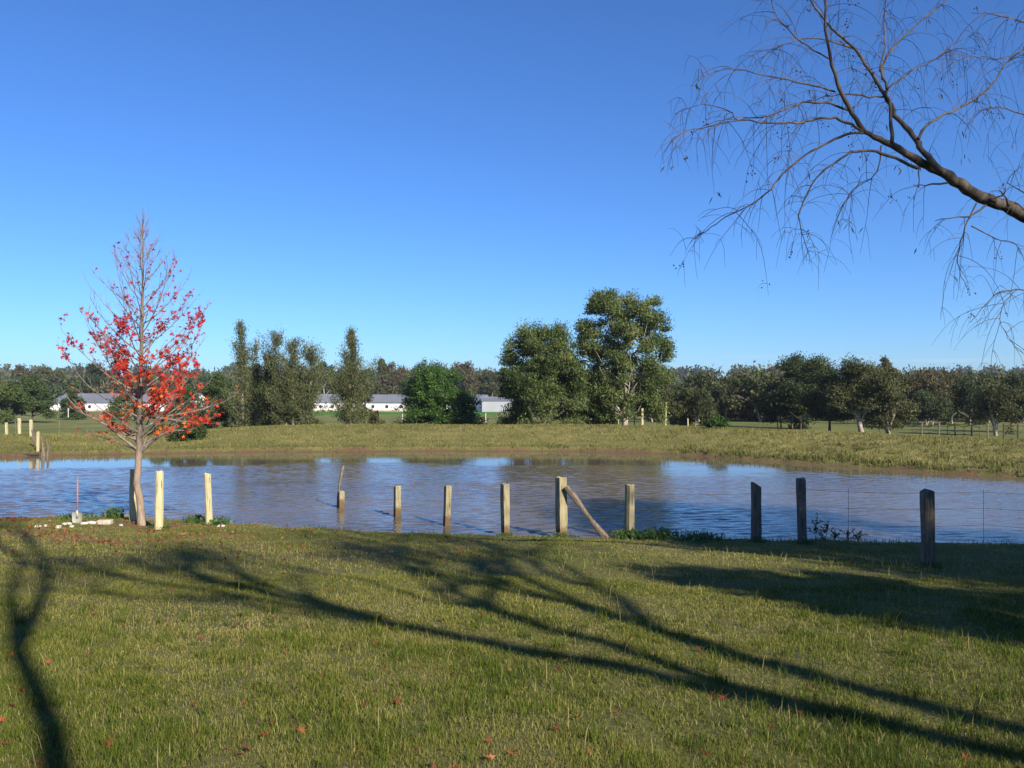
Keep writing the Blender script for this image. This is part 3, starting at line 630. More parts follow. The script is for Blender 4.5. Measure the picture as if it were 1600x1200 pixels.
# ------------------------------------------------------------------ the far sheds
def shed(name, label, p0, p1, depth, wall_h, roof_h, wallm, fans=0, base=True, skip_fans=False):
    p0, p1 = np.array(p0, float), np.array(p1, float)
    z = min(h1(*p0), h1(*p1)) - .1
    e = p1 - p0; Ln = float(np.hypot(*e)); rz = math.atan2(e[1], e[0]); ux, uy = e / Ln; vx, vy = -uy, ux
    mid = (p0 + p1) / 2 + np.array([vx, vy]) * depth / 2
    o = thing(name, (mid[0], mid[1], z), label, 'shed'); o.rotation_euler.z = rz
    W = Acc(); hx, hy = Ln / 2, depth / 2
    v = [(-hx, -hy, 0), (hx, -hy, 0), (hx, hy, 0), (-hx, hy, 0), (-hx, -hy, wall_h), (hx, -hy, wall_h), (hx, hy, wall_h), (-hx, hy, wall_h), (-hx, 0, wall_h + roof_h), (hx, 0, wall_h + roof_h)]
    W.add(v, [(0, 1, 5, 4), (1, 2, 6, 5), (2, 3, 7, 6), (3, 0, 4, 7), (5, 6, 9), (7, 4, 8)])
    W.build('wall', M[wallm], o)
    Rf = Acc(); t = .12; ov = .35
    for sgn in (-1, 1):
        a = np.array([(-hx - ov, sgn * (hy + ov), wall_h - ov * roof_h / hy), (hx + ov, sgn * (hy + ov), wall_h - ov * roof_h / hy), (hx + ov, 0, wall_h + roof_h), (-hx - ov, 0, wall_h + roof_h)], float)
        up = a + np.array([0, 0, t]); up2 = a + np.array([0, 0, .02])
        Rf.add(np.vstack([up2, up]), [(0, 1, 2, 3), (4, 7, 6, 5), (0, 4, 5, 1), (1, 5, 6, 2), (3, 2, 6, 7), (0, 3, 7, 4)])
    Rf.tube([(-hx - ov, 0, wall_h + roof_h + t), (hx + ov, 0, wall_h + roof_h + t)], .15, 6)
    Rf.build('roof', M['roof_grey'], o)
    if base:
        Bq = Acc(); Bq.box((0, 0, .25), (Ln + .3, depth + .3, .5)); Bq.build('footing', M['shed_base'], o)
    for k in range(fans):
        A = Acc(); x = -hx + (k + .5) * Ln / fans; a = np.arange(14) * 2 * math.pi / 14
        ring = np.stack([x + np.cos(a) * .55, np.full(14, -hy - .06), wall_h * .55 + np.sin(a) * .55], 1)
        back = ring + np.array([0, .05, 0])
        A.add(np.vstack([ring, back]), [tuple(range(14))] + [(q, q + 14, (q + 1) % 14 + 14, (q + 1) % 14) for q in range(14)])
        A.build('fan', M['dark'], o)
    return o
def wx_(px, d): return ((px - 800) / F_PX * d, d)
shed('poultry_shed', 'long white shed with a deep grey roof behind the red tree', wx_(78, 262), wx_(292, 250), 14, 3.0, 2.5, 'shed_white', 5)
shed('poultry_shed', 'long white shed with dark round fans between the she-oaks', wx_(418, 262), wx_(566, 259), 11, 3.0, 2.3, 'shed_white', 8)
shed('poultry_shed', 'white shed with its gable end showing right of the bright green tree', wx_(572, 258), wx_(752, 246), 9.5, 3.0, 2.1, 'shed_white', 8)
shed('steel_shed', 'grey steel shed left of the dense round gum', wx_(753, 243), wx_(800, 243), 9, 3.4, .8, 'shed_grey', 0, False)

# ------------------------------------------------------------------ posts by the near shore
def post(name, label, x, y, height, wd, m, lean=(0, 0), seed=0, kind='square', cap=0, group=None, dp=None, z=None, rot=0):
    """height above ground or water; split timber posts have uneven faces"""
    rg = np.random.default_rng(seed); dp = dp or wd
    z0 = max(h1(x, y), ZW) if z is None else z
    A = Acc(); n = 9; k = 10 if kind == 'round' else 8
    zz = np.linspace(-.5, height, n); lean = (lean[0] + rg.normal(0, .018), lean[1] + rg.normal(0, .02))
    a0 = np.arange(k) * 2 * math.pi / k + rot
    if kind == 'round': shp = np.ones(k) * (1 + rg.normal(0, .03, k))
    else:
        shp = 1 / np.maximum(np.abs(np.cos(a0 - rot)), np.abs(np.sin(a0 - rot))) * (1 + rg.normal(0, .05, k)); shp = np.minimum(shp, 1.30)
        shp[rg.integers(k)] *= .82
    rows = []
    for i, q in enumerate(zz):
        w_ = (1 + .04 * math.sin(q * 5 + seed)) * (1 + rg.normal(0, .012, k))
        t = max(q, 0)
        rows.append(np.stack([np.cos(a0) * shp * w_ * wd / 2 + lean[0] * t, np.sin(a0) * shp * w_ * dp / 2 + lean[1] * t, np.full(k, q)], 1))
    rows[-1][:, 2] += rg.normal(0, .012, k) + cap * rows[-1][:, 0]
    bev = rows[-1].copy(); cen = bev.mean(0); bev[:, :2] = cen[:2] + (bev[:, :2] - cen[:2]) * .86; bev[:, 2] += .012
    rows.append(bev)
    V = np.vstack(rows); n += 1
    i = np.arange(n - 1)[:, None] * k; j = np.arange(k)[None, :]
    A.add(V, [np.stack([i + j, i + (j + 1) % k, i + k + (j + 1) % k, i + k + j], -1).reshape(-1, 4), (np.arange(k) + (n - 1) * k)[None, :]])
    o = A.build(name, m if not isinstance(m, str) else M[m]); o.location = (x, y, z0)
    return tag(o, label, 'post', group)
GP = 'weathered fence posts along the near shore'
post('fence_post', 'short broken stump standing in the water with a stick beside it', -4.85, 23.5, .47, .155, 'wet_post', seed=1, group=GP, rot=.4)
A = Acc(); A.tube([(0, 0, -.4), (.02, 0, .3), (.06, .02, .75), (.12, .02, 1.05), (.16, .03, 1.2)], [.045, .043, .036, .04, .03], 7)
o = A.build('leaning_stick', M['old_wood'], smooth=True); o.location = (-4.98, 23.62, ZW); tag(o, 'thin dark stick leaning up beside the broken stump in the water', 'stick')
post('fence_post', 'square post in the water nearest the broken stump', -3.04, 21.9, .80, .165, 'wet_post', seed=2, group=GP, rot=.5)
post('fence_post', 'post in the water, third from the broken stump', -1.63, 20.5, .98, .165, 'wet_post', seed=3, group=GP, rot=.6)
post('fence_post', 'post at the water edge just left of the braced post', -.15, 19.0, 1.20, .165, 'wet_post', seed=4, group=GP, rot=.55)
post('fence_post', 'thick tallest post holding up the slanting brace', 1.12, 18.65, 1.36, .21, 'wet_post', seed=5, group=GP, rot=.5)
post('fence_post', 'pale post standing in weeds right of the slanting brace', 2.6, 18.35, 1.20, .17, 'post', seed=6, group=GP, rot=.65)
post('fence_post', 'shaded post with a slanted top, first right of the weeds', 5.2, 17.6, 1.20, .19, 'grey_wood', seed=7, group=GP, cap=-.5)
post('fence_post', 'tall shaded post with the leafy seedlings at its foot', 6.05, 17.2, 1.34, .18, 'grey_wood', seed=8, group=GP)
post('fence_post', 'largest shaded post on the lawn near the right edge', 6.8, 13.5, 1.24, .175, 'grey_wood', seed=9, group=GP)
# the brace
A = Acc(); rg = np.random.default_rng(5)
p0 = np.array((1.20, 18.46, ZW + 1.20)); p1 = np.array((2.12, 18.3, ZW + .02))
t = np.linspace(0, 1, 9); P = p0 + (p1 - p0) * t[:, None] + np.stack([.008 * np.sin(t * 9), 0 * t, .010 * np.sin(t * 7)], 1)
A.tube(P, .062 + .014 * np.sin(t * 9), 7)
tag(A.build('timber_brace', M['grey_wood']), 'crooked grey log slanting from the thick post to the shore', 'brace')
# three stout posts round the red tree
GT = 'stout posts guarding the red tree'
post('tree_guard_post', 'stout round post shaded by the trunk, left of the red tree', -9.15, 19.95, 1.22, .17, 'pale_post', seed=11, kind='round', group=GT)
post('tree_guard_post', 'clean pale round post right of the red tree trunk', -7.85, 18.37, 1.27, .185, 'pale_post', seed=12, kind='round', group=GT)
post('tree_guard_post', 'leaning pale post with a notch near its foot, furthest right of the red tree', -7.18, 19.6, 1.2, .165, 'pale_post', lean=(-.05, 0), seed=13, kind='round', group=GT)

# wires
def wire(pts, r=.0035, label=''):
    A = Acc(); A.tube(pts, r, 4, cap=False); return tag(A.build('fence_wire', M['wire']), label, 'wire')
def sag(a, b, s=.05, n=9):
    a, b = np.array(a, float), np.array(b, float); t = np.linspace(0, 1, n)[:, None]
    p = a + (b - a) * t; p[:, 2] -= (s * 4 * t * (1 - t))[:, 0]; return p
zA = h1(6.05, 17.2); zB = h1(6.8, 13.5); end = (11.5, 15.2)
zE = h1(*end)
for k, (ha, hb, nm) in enumerate(((1.12, 1.1, 'top'), (.78, .78, 'middle'), (.42, .45, 'bottom'))):
    wire(np.vstack([sag((6.14, 17.2, zA + ha), (9.3, 16.3, h1(9.3, 16.3) + hb), .05), sag((9.3, 16.3, h1(9.3, 16.3) + hb), (14, 15.0, h1(14, 15) + hb), .05)[1:]]), .0026, nm + ' wire running right from the tall shaded post')
for k, (ha, nm) in enumerate(((1.08, 'upper'), (.7, 'lower'))):
    wire(np.vstack([sag((1.2, 18.62, ZW + ha), (2.55, 18.3, h1(2.6, 18.3) + ha - .05), .03), sag((2.6, 18.3, h1(2.6, 18.3) + ha - .05), (5.2, 17.55, h1(5.2, 17.6) + ha - .05), .05)[1:], sag((5.2, 17.55, h1(5.2, 17.6) + ha - .05), (6.05, 17.15, zA + ha), .03)[1:]]), .0022, nm + ' wire strung from the braced post to the shaded posts')
for x, y, nm in ((9.3, 16.3, 'thin wire dropper on the fence by the right edge'), (6.9, 16.95, 'thin wire dropper above the leafy seedlings')):
    z = h1(x, y); A = Acc(); A.tube([(x, y, z - .1), (x, y, z + 1.15)], .004, 5)
    tag(A.build('wire_dropper', M['wire']), nm, 'dropper')

# spade, stones, slab, log
o = thing('spade', (-10.05, 19.1, h1(-10.05, 19.1)), 'old spade stuck upright in the grass left of the red tree', 'spade')
A = Acc(); A.tube([(0, 0, .16), (.01, 0, .6), (0, .01, 1.02)], [.018, .017, .017], 8); A.tube([(-.05, .01, 1.05), (.05, .01, 1.05)], .014, 6); A.build('handle', M['spade_handle'], o, smooth=True)
A = Acc()
xs = np.array([-.115, -.06, 0, .06, .115]); rows = []
for z, wf, b in ((.26, .35, 0), (.24, .95, .0), (.15, 1, .012), (.05, .95, .012), (-.03, .6, .0), (-.07, .12, 0)):
    rows.append(np.stack([xs * wf, .02 * (xs / .115) ** 2 * -1 + b, np.full(5, z)], 1))
V = np.vstack(rows); i = np.arange(5)[:, None] * 5; j = np.arange(4)[None, :]
f = np.stack([i + j, i + j + 1, i + 5 + j + 1, i + 5 + j], -1).reshape(-1, 4)
A.add(np.vstack([V, V + np.array([0, .006, 0])]), [f, f[:, ::-1] + 30]); A.tube([(0, .003, .12), (0, 0, .3)], [.026, .022], 8)
A.build('blade', M['spade_metal'], o, smooth=True)
def rock(name, label, x, y, sx, sy, sz, m, seed, group=None, cat='stone', dz=0):
    rg = np.random.default_rng(seed); bpyv = []
    nu, nv = 9, 6
    for a in range(nv + 1):
        for b in range(nu):
            th = math.pi * a / nv; ph = 2 * math.pi * b / nu
            q = np.array([math.sin(th) * math.cos(ph), math.sin(th) * math.sin(ph), math.cos(th)])
            q = np.sign(q) * np.abs(q) ** .75 * (1 + (rg.normal(0, .09) if 0 < a < nv else 0)); bpyv.append(q * np.array([sx, sy, sz]) / 2)
    V = np.array(bpyv); i = np.arange(nv)[:, None] * nu; j = np.arange(nu)[None, :]
    A = Acc(); A.add(V, np.stack([i + j, i + nu + j, i + nu + (j + 1) % nu, i + (j + 1) % nu], -1).reshape(-1, 4))
    o = A.build(name, M[m]); o.location = (x, y, h1(x, y) + sz * .25 + dz); o.rotation_euler.z = rg.uniform(-.4, .4)
    return tag(o, label, cat, group)
GS = 'white stones scattered beside the spade'
for k, (px, py, w_, hh, lb) in enumerate(((60, 834, .14, .05, 'leftmost flat white stone on the lawn'), (73, 832, .12, .05, 'small white stone second from the left'), (92, 835, .11, .07, 'white stone lowest in front of the spade'),
        (101, 827, .07, .05, 'tiny white stone just left of the spade'), (108, 826, .13, .06, 'white stone touching the left side of the spade'), (113, 832, .1, .05, 'white stone at the foot of the spade'),
        (133, 825, .16, .06, 'long white stone right of the spade'), (143, 822, .22, .06, 'largest flat white stone between spade and slab'), (190, 823, .08, .04, 'lone white stone between slab and red tree'),
        (346, 819, .17, .05, 'flat white stone right of the notched post'))):
    d = 18.9 - (py - 822) * .09; x = (px - 800) / F_PX * d
    rock('white_stone', lb, x, d, w_ * 1.1, w_ * .7, hh * 1.3, 'stone', 100 + k, GS)
A = Acc(); A.box((0, 0, 0), (.30, .2, .11), .1); o = A.build('concrete_slab', M['slab']); o.location = (-9.35, 19.0, h1(-9.35, 19.0) + .05)
bv = o.modifiers.new('bevel', 'BEVEL'); bv.width = .015; bv.segments = 2
tag(o, 'pale rectangular slab lying between the spade and the red tree', 'slab')
A = Acc(); A.tube([(-.55, .05, .02), (-.3, 0, .06), (0, 0, .07), (.25, .02, .10), (.42, .0, .06)], [.05, .085, .08, .07, .03], 8)
o = A.build('driftwood_log', M['grey_wood'], smooth=True); o.location = (-10.1, 21.6, ZW - .02); tag(o, 'dark log floating at the water edge behind the slab', 'log')

# weeds at the shore
def weed(name, label, x, y, r, h, n, seed, m='weeds', cat='weeds', group=None, w_=.02, z=None):
    rg = np.random.default_rng(seed); A = Acc(); zz = h1(x, y) if z is None else z
    bx, by = rg.normal(0, r * .5, n), rg.normal(0, r * .5, n)
    blades(A, bx, by, np.zeros(n), rg.uniform(.35, 1, n) * h, rg.uniform(.6, 1.2, n) * w_, rg.uniform(.1, .8, n), 1.0, rg=rg)
    P = np.stack([rg.normal(0, r * .5, n), rg.normal(0, r * .5, n), rg.uniform(.1, .8, n) * h], 1)
    u = rg.normal(0, 1, (n, 3)) * w_ * 1.2; v = rg.normal(0, 1, (n, 3)) * w_ * .8
    A.add(np.stack([P - u, P + v, P + u, P - v], 1).reshape(-1, 3), np.arange(n)[:, None] * 4 + np.arange(4)[None, :], np.repeat(rg.uniform(.2, .9, n), 4))
    o = A.build(name, M[m]); o.location = (x, y, zz); return tag(o, label, cat, group)
weed('weed_clump', 'green weeds round the foot of the pale post by the brace', 2.55, 18.1, .30, .22, 260, 1)
weed('weed_clump', 'dark weeds right of the pale post, at the edge of the shade', 3.2, 18.1, .45, .22, 300, 2)
weed('weed_clump', 'weeds in the shade between the weedy post and the slant-topped post', 4.1, 17.9, .5, .18, 260, 3)
weed('weed_clump', 'grass tuft at the foot of the clean pale round post', -7.9, 18.45, .2, .10, 160, 4)
weed('weed_clump', 'weeds at the foot of the notched post', -7.1, 19.7, .33, .17, 260, 5)
weed('weed_clump', 'greyish weeds sticking up at the shore behind the slab', -9.9, 20.5, .2, .30, 120, 6)
weed('weed_clump', 'dry weeds at the shore left of the spade', -10.7, 20.3, .35, .13, 200, 7)
weed('weed_clump', 'sparse weeds at the shore right of the clean pale post', -7.75, 20.2, .25, .2, 130, 8)
for k, (x, y, lb) in enumerate(((1.12, 18.45, 'short grass tuft at the foot of the thick braced post'), (-.15, 18.72, 'small grass tuft on the shore before the post left of the braced one'), (5.2, 17.4, 'shaded grass tuft at the foot of the slant-topped post'),
        (6.05, 17.0, 'shaded grass tuft at the foot of the tall shaded post'), (6.8, 13.4, 'shaded grass tuft at the foot of the largest post'))):
    weed('weed_clump', lb, x, y, .22, .13, 130, 30 + k, w_=.010)
# leafy seedlings beside the shaded post
GD = 'leafy seedlings beside the tall shaded post'
for k, (dx, hh, lb) in enumerate(((.30, .62, 'tallest leafy seedling against the tall shaded post'), (.50, .45, 'second leafy seedling from the tall shaded post'), (.72, .28, 'third leafy seedling, short and bushy'), (.95, .26, 'fourth leafy seedling leaning right'), (1.2, .24, 'last leafy seedling furthest from the post'))):
    rg = np.random.default_rng(200 + k); x, y = 6.05 + dx, 17.35; z = h1(x, y)
    o = thing('seedling', (x, y, z), lb, 'seedling', GD)
    A = Acc(); top = np.array((rg.uniform(-.02, .1), 0, hh)); A.tube([(0, 0, -.05), top * .5 + np.array([.02, 0, 0]), top], [.006, .005, .003], 5); st = [(top * .5, top)]
    for q in range(7):
        b = top * rg.uniform(.1, .7); e = b + np.array([rg.normal(0, .13), rg.normal(0, .1), rg.uniform(.05, .2)]); A.tube([b, e], [.004, .002], 4); st.append((b, e))
    A.build('stem', M['dark_bark'], o)
    A = Acc(); n = int(90 + 160 * hh)
    for q in range(n):
        b, e = st[rg.integers(len(st))]; p = b + (e - b) * rg.uniform(.1, 1); u = rg.normal(0, 1, 3); u /= np.linalg.norm(u); v = np.cross(u, rg.normal(0, 1, 3)); v /= np.linalg.norm(v)
        A.add([p, p + u * .02 + v * .011, p + u * .042, p + u * .02 - v * .011], [(0, 1, 2, 3)], rg.uniform(0, .6))
    A.build('foliage', M['green'], o)

# ------------------------------------------------------------------ old posts across the pond and in the fields
GO = 'old posts at the left end of the far bank'
for k, (px, yb, yt, d, w_, m, lb) in enumerate(((11, 684, 661, 53, .14, 'pale_post', 'short pale old post, leftmost across the pond'), (31, 680, 654, 55, .16, 'pale_post', 'pale old post second from the left across the pond'),
        (49, 684, 656, 50, .15, 'pale_post', 'pale old post above the one at the water edge'), (60, 709, 675, 42.6, .13, 'pale_post', 'pale post standing at the water edge across the pond'),
        (52.5, 686, 663, 49.5, .05, 'grey_wood', 'thin dark stake beside the pale old post'), (57, 700, 672, 44.5, .10, 'grey_wood', 'dark slanting timber behind the post at the far water edge'),
        (93, 679, 664, 62, .06, 'old_wood', 'thin stake alone in the dry grass right of the old posts'), (25, 682, 658, 56, .05, 'grey_wood', 'thin stake between the two leftmost old posts'))):
    x = (px - 800) / F_PX * d; z = h1(x, d); top = CAM_Z + (610 - yt) / F_PX * d
    post('old_post', lb, x, d, max(top - z, .5), w_, m, seed=40 + k, group=GO, lean=(-.22 if k == 5 else 0, 0))
# split stump at the far edge
o = thing('split_stump', (-23.8, 42.0, ZW), 'grey split stump at the far water edge, right of the old posts', 'stump')
for sx, hh, l in ((-.1, 1.0, .12), (.12, .85, .25), (.02, .6, -.05)):
    A = Acc(); A.tube([(sx, 0, -.3), (sx + l * .4, 0, hh * .5), (sx + l * .2 - .05, 0, hh)], [.09, .06, .025], 6); A.build('splinter', M['grey_wood'], o)
A = Acc(); A.tube([(-1.6, 0, .05), (-.7, .1, .12), (.1, .05, .08)], [.05, .08, .06], 6); o = A.build('fallen_branch', M['dark_bark']); o.location = (-24.2, 42.0, ZW); tag(o, 'dark branch lying at the foot of the split stump', 'branch')
GPG = 'slender paddock posts in the field'
for k, (px, yt, d, w_, m, lb) in enumerate(((75, 651, 120, .10, 'white_peg', 'white peg right of the bushy tree in the left field'), (107, 652, 118, .10, 'white_peg', 'white peg below the small conical tree'),
        (676, 651, 104, .13, 'white_peg', 'left white peg of the pair before the bright green tree'), (680, 653, 104, .09, 'white_peg', 'right white peg of the pair before the bright green tree'),
        (629, 651, 106, .07, 'white_peg', 'single thin white peg between the spired she-oak and the bright green tree'),
        (483, 655, 110, .09, 'white_peg', 'small white peg right of the broadest she-oak'), (759, 659, 100, .08, 'white_peg', 'white peg left of the dense round gum'),
        (1004, 643, 66, .17, 'pale_post', 'tall pale pole right of the tallest gum trunk'), (1040, 640, 72, .10, 'pale_post', 'thin tall pole before the olive gums'),
        (966, 659, 66, .07, 'pale_post', 'short pale stake left of the tallest gum trunk'), (991, 662, 68, .09, 'grey_wood', 'short dark stake between the tallest gum and the pole'),
        (1023, 662, 70, .09, 'grey_wood', 'short dark stake right of the tall pale pole'), (1075, 665, 74, .10, 'pale_post', 'stout white-topped stake left of the round green shrub'),
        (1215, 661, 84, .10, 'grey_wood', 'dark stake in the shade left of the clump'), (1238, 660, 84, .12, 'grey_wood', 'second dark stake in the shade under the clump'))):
    x = (px - 800) / F_PX * d; z = h1(x, d); top = CAM_Z + (610 - yt) / F_PX * d
    post('paddock_post', lb, x, d, max(top - z, .6), w_, m, seed=60 + k, group=GPG)
# pasture fence on the right
o = thing('pasture_fence', (32, 60, h1(32, 60)), 'low dark wire and post fence across the right-hand pasture', 'fence')
bx, by, bz = 32, 60, h1(32, 60); prev = None
fp = [(1425, 63.5), (1440, 63), (1450, 63), (1467, 62), (1480, 62), (1492, 61.5), (1506, 61), (1518, 60.5), (1530, 60), (1543, 60), (1555, 60), (1568, 60), (1590, 60), (1612, 60)]
tops = []
for k, (px, d) in enumerate(fp):
    x = (px - 800) / F_PX * d; z = h1(x, d); big = px in (1440, 1467, 1492, 1518, 1543, 1568, 1590)
    A = Acc(); r = .06 if big else .02; hh = 1.35 if big else 1.2; hh = max(hh, CAM_Z - 3.45 - z)
    A.tube([(x - bx, d - by, z - bz - .3), (x - bx, d - by, z - bz + hh)], r, 6); A.build('post', M['grey_wood' if px in (1440, 1467, 1543) else 'dark_bark'], o); tops.append((x - bx, d - by, z - bz + hh - .1))
A = Acc(); A.tube(tops, .03, 5); A.build('top_rail', M['dark_bark'], o)
A = Acc(); A.tube(np.array(tops) - np.array([0, 0, .5]), .012, 4); A.build('wire', M['wire'], o)

# ------------------------------------------------------------------ the red tree
def curve(p, d0, length, n, up, wob, rg):
    P = [np.array(p, float)]; d = np.array(d0, float); d /= np.linalg.norm(d)
    for k in range(n):
        d = d + np.array([0, 0, up]) + rg.normal(0, wob, 3); d /= np.linalg.norm(d); P.append(P[-1] + d * length / n)
    return np.array(P), d
def star_leaf(acc, rg, p, s, tone):
    u = rg.normal(0, 1, 3); u /= np.linalg.norm(u); v = np.cross(u, rg.normal(0, 1, 3)); v /= np.linalg.norm(v); w_ = np.cross(u, v)
    a = np.array([-90, -54, -28, 0, 26, 52, 90, 128, 154, 180, 208, 234]); r = np.array([.12, .62, .25, .95, .32, 1.0, 1.05 * .34, 1.0, .32, .95, .25, .62])
    a = a * math.pi / 180 ; a = np.linspace(-90, 270, 12, endpoint=False) * math.pi / 180; r = np.array([.15, .3, .8, .32, 1, .36, 1.1, .36, 1, .32, .8, .3])
    q = p + s * (u * (np.cos(a) * r)[:, None] + v * (np.sin(a) * r)[:, None] + w_ * ((r - .4) * rg.uniform(-.35, .1))[:, None])
    V = np.vstack([p[None, :] + w_ * s * -.05, q]); f = np.array([(0, i + 1, (i + 1) % 12 + 1) for i in range(12)])
    acc.add(V, f, tone)
rg = np.random.default_rng(77)
D = 19.2; bx, by = -8.6, 19.2; bz = h1(bx, by)
red = thing('autumn_tree', (bx, by, bz), 'slim young tree with red autumn leaves and bare top by the shore', 'tree')
def loc(px, py, dd=0.): return at(px, py, D + dd) - np.array([bx, by, bz])
TP = np.array([loc(223, 835), loc(222, 822), loc(221, 800), loc(219, 778), loc(214, 755), loc(216, 730), loc(218, 700), loc(218.5, 660), loc(219, 600), loc(221, 540), loc(222, 480), loc(223, 420), loc(222, 370), loc(223, 322)])
TP[0, 2] = -.15
TR = np.array([.15, .115, .09, .086, .083, .078, .080, .066, .054, .042, .030, .020, .012, .004]) * .92
A = Acc(); A.tube(TP, TR, 12)
A.build('trunk', M['amber_trunk'], red, smooth=True)
zt = TP[:, 2]
def tp(z): return np.array([np.interp(z, zt, TP[:, c]) for c in range(3)])
Br = Acc(); Tw = Acc(); leafpts = []
def env(py): return np.interp(py, [318, 340, 380, 440, 500, 560, 620, 680, 705], [6, 16, 42, 74, 92, 108, 112, 118, 100]) / F_PX * D
nb = 74
specials = [(705, -1, 135, .9), (703, 1, 150, .6), (698, 1, 95, .5), (690, -1, 70, .8)]
for k in range(nb):
    py = 706 - (706 - 345) * (k / nb) ** 1.05; z = CAM_Z + (610 - py) / F_PX * D - bz
    az = k * 2.399 + rg.normal(0, .3)
    p = tp(z); rr = np.interp(z, zt, TR)
    reach = env(py - 50) * rg.uniform(.95, 1.2) * (1 + .14 * ss(460, 500, py) * (1 - ss(640, 690, py)))
    if k < 4: az = [math.pi, 0.1, .9, math.pi - .7][k]; reach = [1.55, 1.6, 1.5, 1.3][k]
    rise = .30 + .62 * (k / nb) + rg.normal(0, .09)
    if k < 4: rise = .55
    d0 = np.array([math.cos(az), math.sin(az), rise])
    Ln = reach * math.sqrt(1 + rise * rise) * .95
    P, dd = curve(p, d0, Ln, 8, .085 if k > 4 else -.01, .055, rg)
    r0 = min(rr * .45, .021 * (1 - .70 * k / nb) + .002)
    Br.tube(P, np.linspace(r0, .0035, 9), 6, cap=False)
    ns = int(4 + Ln * 4.2)
    for s in range(ns):
        f = rg.uniform(.22, 1) if s else 1; i0 = f * 8; i = min(int(i0), 7); q = P[i] + (P[i + 1] - P[i]) * (i0 - i)
        dr = (P[i + 1] - P[i]); dr /= np.linalg.norm(dr); side = np.cross(dr, [0, 0, 1]); side /= np.linalg.norm(side) + 1e-9
        d1 = dr * .8 + side * rg.choice([-1, 1]) * rg.uniform(.3, .9) + np.array([0, 0, rg.uniform(0, .7)])
        l1 = rg.uniform(.18, .55) * (.6 + .4 * (1 - f)) * (1 if k < 50 else .8)
        Q, _ = curve(q, d1, l1, 4, .09, .08, rg); Tw.tube(Q, np.linspace(.0046, .0018, 5), 4, cap=False)
        leafpts.append(Q)
        for s2 in range(rg.integers(1, 3)):
            Q2, _ = curve(Q[rg.integers(1, 4)], d1 + rg.normal(0, .6, 3) + np.array([0, 0, .3]), rg.uniform(.1, .28), 3, .1, .1, rg); Tw.tube(Q2, np.linspace(.0032, .0015, 4), 3, cap=False); leafpts.append(Q2)
# near vertical leaders at the top
for k in range(12):
    z = CAM_Z + (610 - rg.uniform(350, 470)) / F_PX * D - bz; p = tp(z); az = rg.uniform(0, 6.28)
    P, _ = curve(p, (math.cos(az) * .28, math.sin(az) * .28, 1), rg.uniform(.5, 1.1), 6, .12, .03, rg); Tw.tube(P, np.linspace(.008, .002, 7), 4, cap=False); leafpts.append(P)
# long pale lower limbs traced from the photograph
for pts, dds in (([(219, 705), (205, 695), (188, 682), (172, 668), (150, 655), (132, 647), (118, 635), (106, 622)], -.5), ([(221, 706), (236, 692), (252, 680), (270, 672), (290, 673), (312, 668)], -.6),
                 ([(221, 702), (232, 680), (246, 664), (262, 650), (285, 646), (315, 640), (350, 628), (366, 618)], .4), ([(219, 700), (210, 682), (200, 668), (188, 655), (170, 650), (150, 640)], .5), ([(222, 650), (262, 655), (300, 660), (330, 662)], .2)):
    n = len(pts); P = np.array([loc(a, b, dds * i / n) for i, (a, b) in enumerate(pts)])
    Br.tube(P, np.linspace(.034, .007, n), 7, cap=False)
    for s in range(16):
        i = rg.integers(1, n - 1); q = P[i] + (P[i + 1] - P[i]) * rg.random(); dr = P[i + 1] - P[i]; dr /= np.linalg.norm(dr)
        Q, _ = curve(q, dr + rg.normal(0, .5, 3) + np.array([0, 0, .35]), rg.uniform(.2, .55), 4, .08, .1, rg); Tw.tube(Q, np.linspace(.0055, .002, 5), 4, cap=False); leafpts.append(Q)
Br.build('branches', M['amber_dark'], red, smooth=True); Tw.build('twigs', M['twig'], red)
LV = Acc(); cnt = 0
for Q in leafpts:
    p = Q[-1]; X = p[0] + bx; Y = p[1] + by; Z = p[2] + bz
    px = 800 + X / Y * F_PX; py = 610 - (Z - CAM_Z) / Y * F_PX
    dn = np.interp(py, [330, 380, 430, 470, 500, 560, 600, 660, 690], [.0, .01, .05, .12, .8, .8, 1.1, 1.1, .06])
    dn *= .25 if px < 165 and py > 585 else 1
    dn *= 1.35 if px > 235 and py > 590 else 1
    dn *= .35 if px < 175 else 1
    dn *= 1.7 * ss(.45, .58, float(fbm(np.array([X * 1.6]), np.array([Z * 2.2]), 91)[0])) + .2
    for q in range(rg.poisson(dn * 4.2)):
        i = rg.integers(1, len(Q)); pp = Q[i] + rg.normal(0, .035, 3)
        tn = np.interp(py, [400, 520, 600, 680], [.25, .36, .58, .68]) + rg.normal(0, .17)
        star_leaf(LV, rg, pp, rg.uniform(.045, .078), float(np.clip(tn, 0, 1))); cnt += 1
LV.build('leaves', M['red'], red)

# ------------------------------------------------------------------ fallen leaves
def ground_leaf_mesh(seed):
    rg = np.random.default_rng(seed); A = Acc()
    a = np.linspace(-90, 270, 12, endpoint=False) * math.pi / 180; r = np.array([.15, .3, .8, .32, 1, .36, 1.1, .36, 1, .32, .8, .3])
    z = (np.abs(r - .3)) * rg.uniform(.1, .55) + rg.normal(0, .06, 12)
    q = np.stack([np.cos(a) * r, np.sin(a) * r, z], 1); V = np.vstack([[0, 0, 0], q]); s = .036
    A.add(V * s, np.array([(0, i + 1, (i + 1) % 12 + 1) for i in range(12)]), rg.uniform(.1, 1)); A.tube(np.array([(0, -.1, 0), (.1, -.9, .1), (.15, -1.5, .3)]) * s, .0015, 3, cap=False)
    return A.build('fallen_leaf', M['fallen'])
protos = [ground_leaf_mesh(300 + k) for k in range(10)]
GL = 'red and brown leaves lying on the lawn'; rg = np.random.default_rng(12); n = 0
spots = []
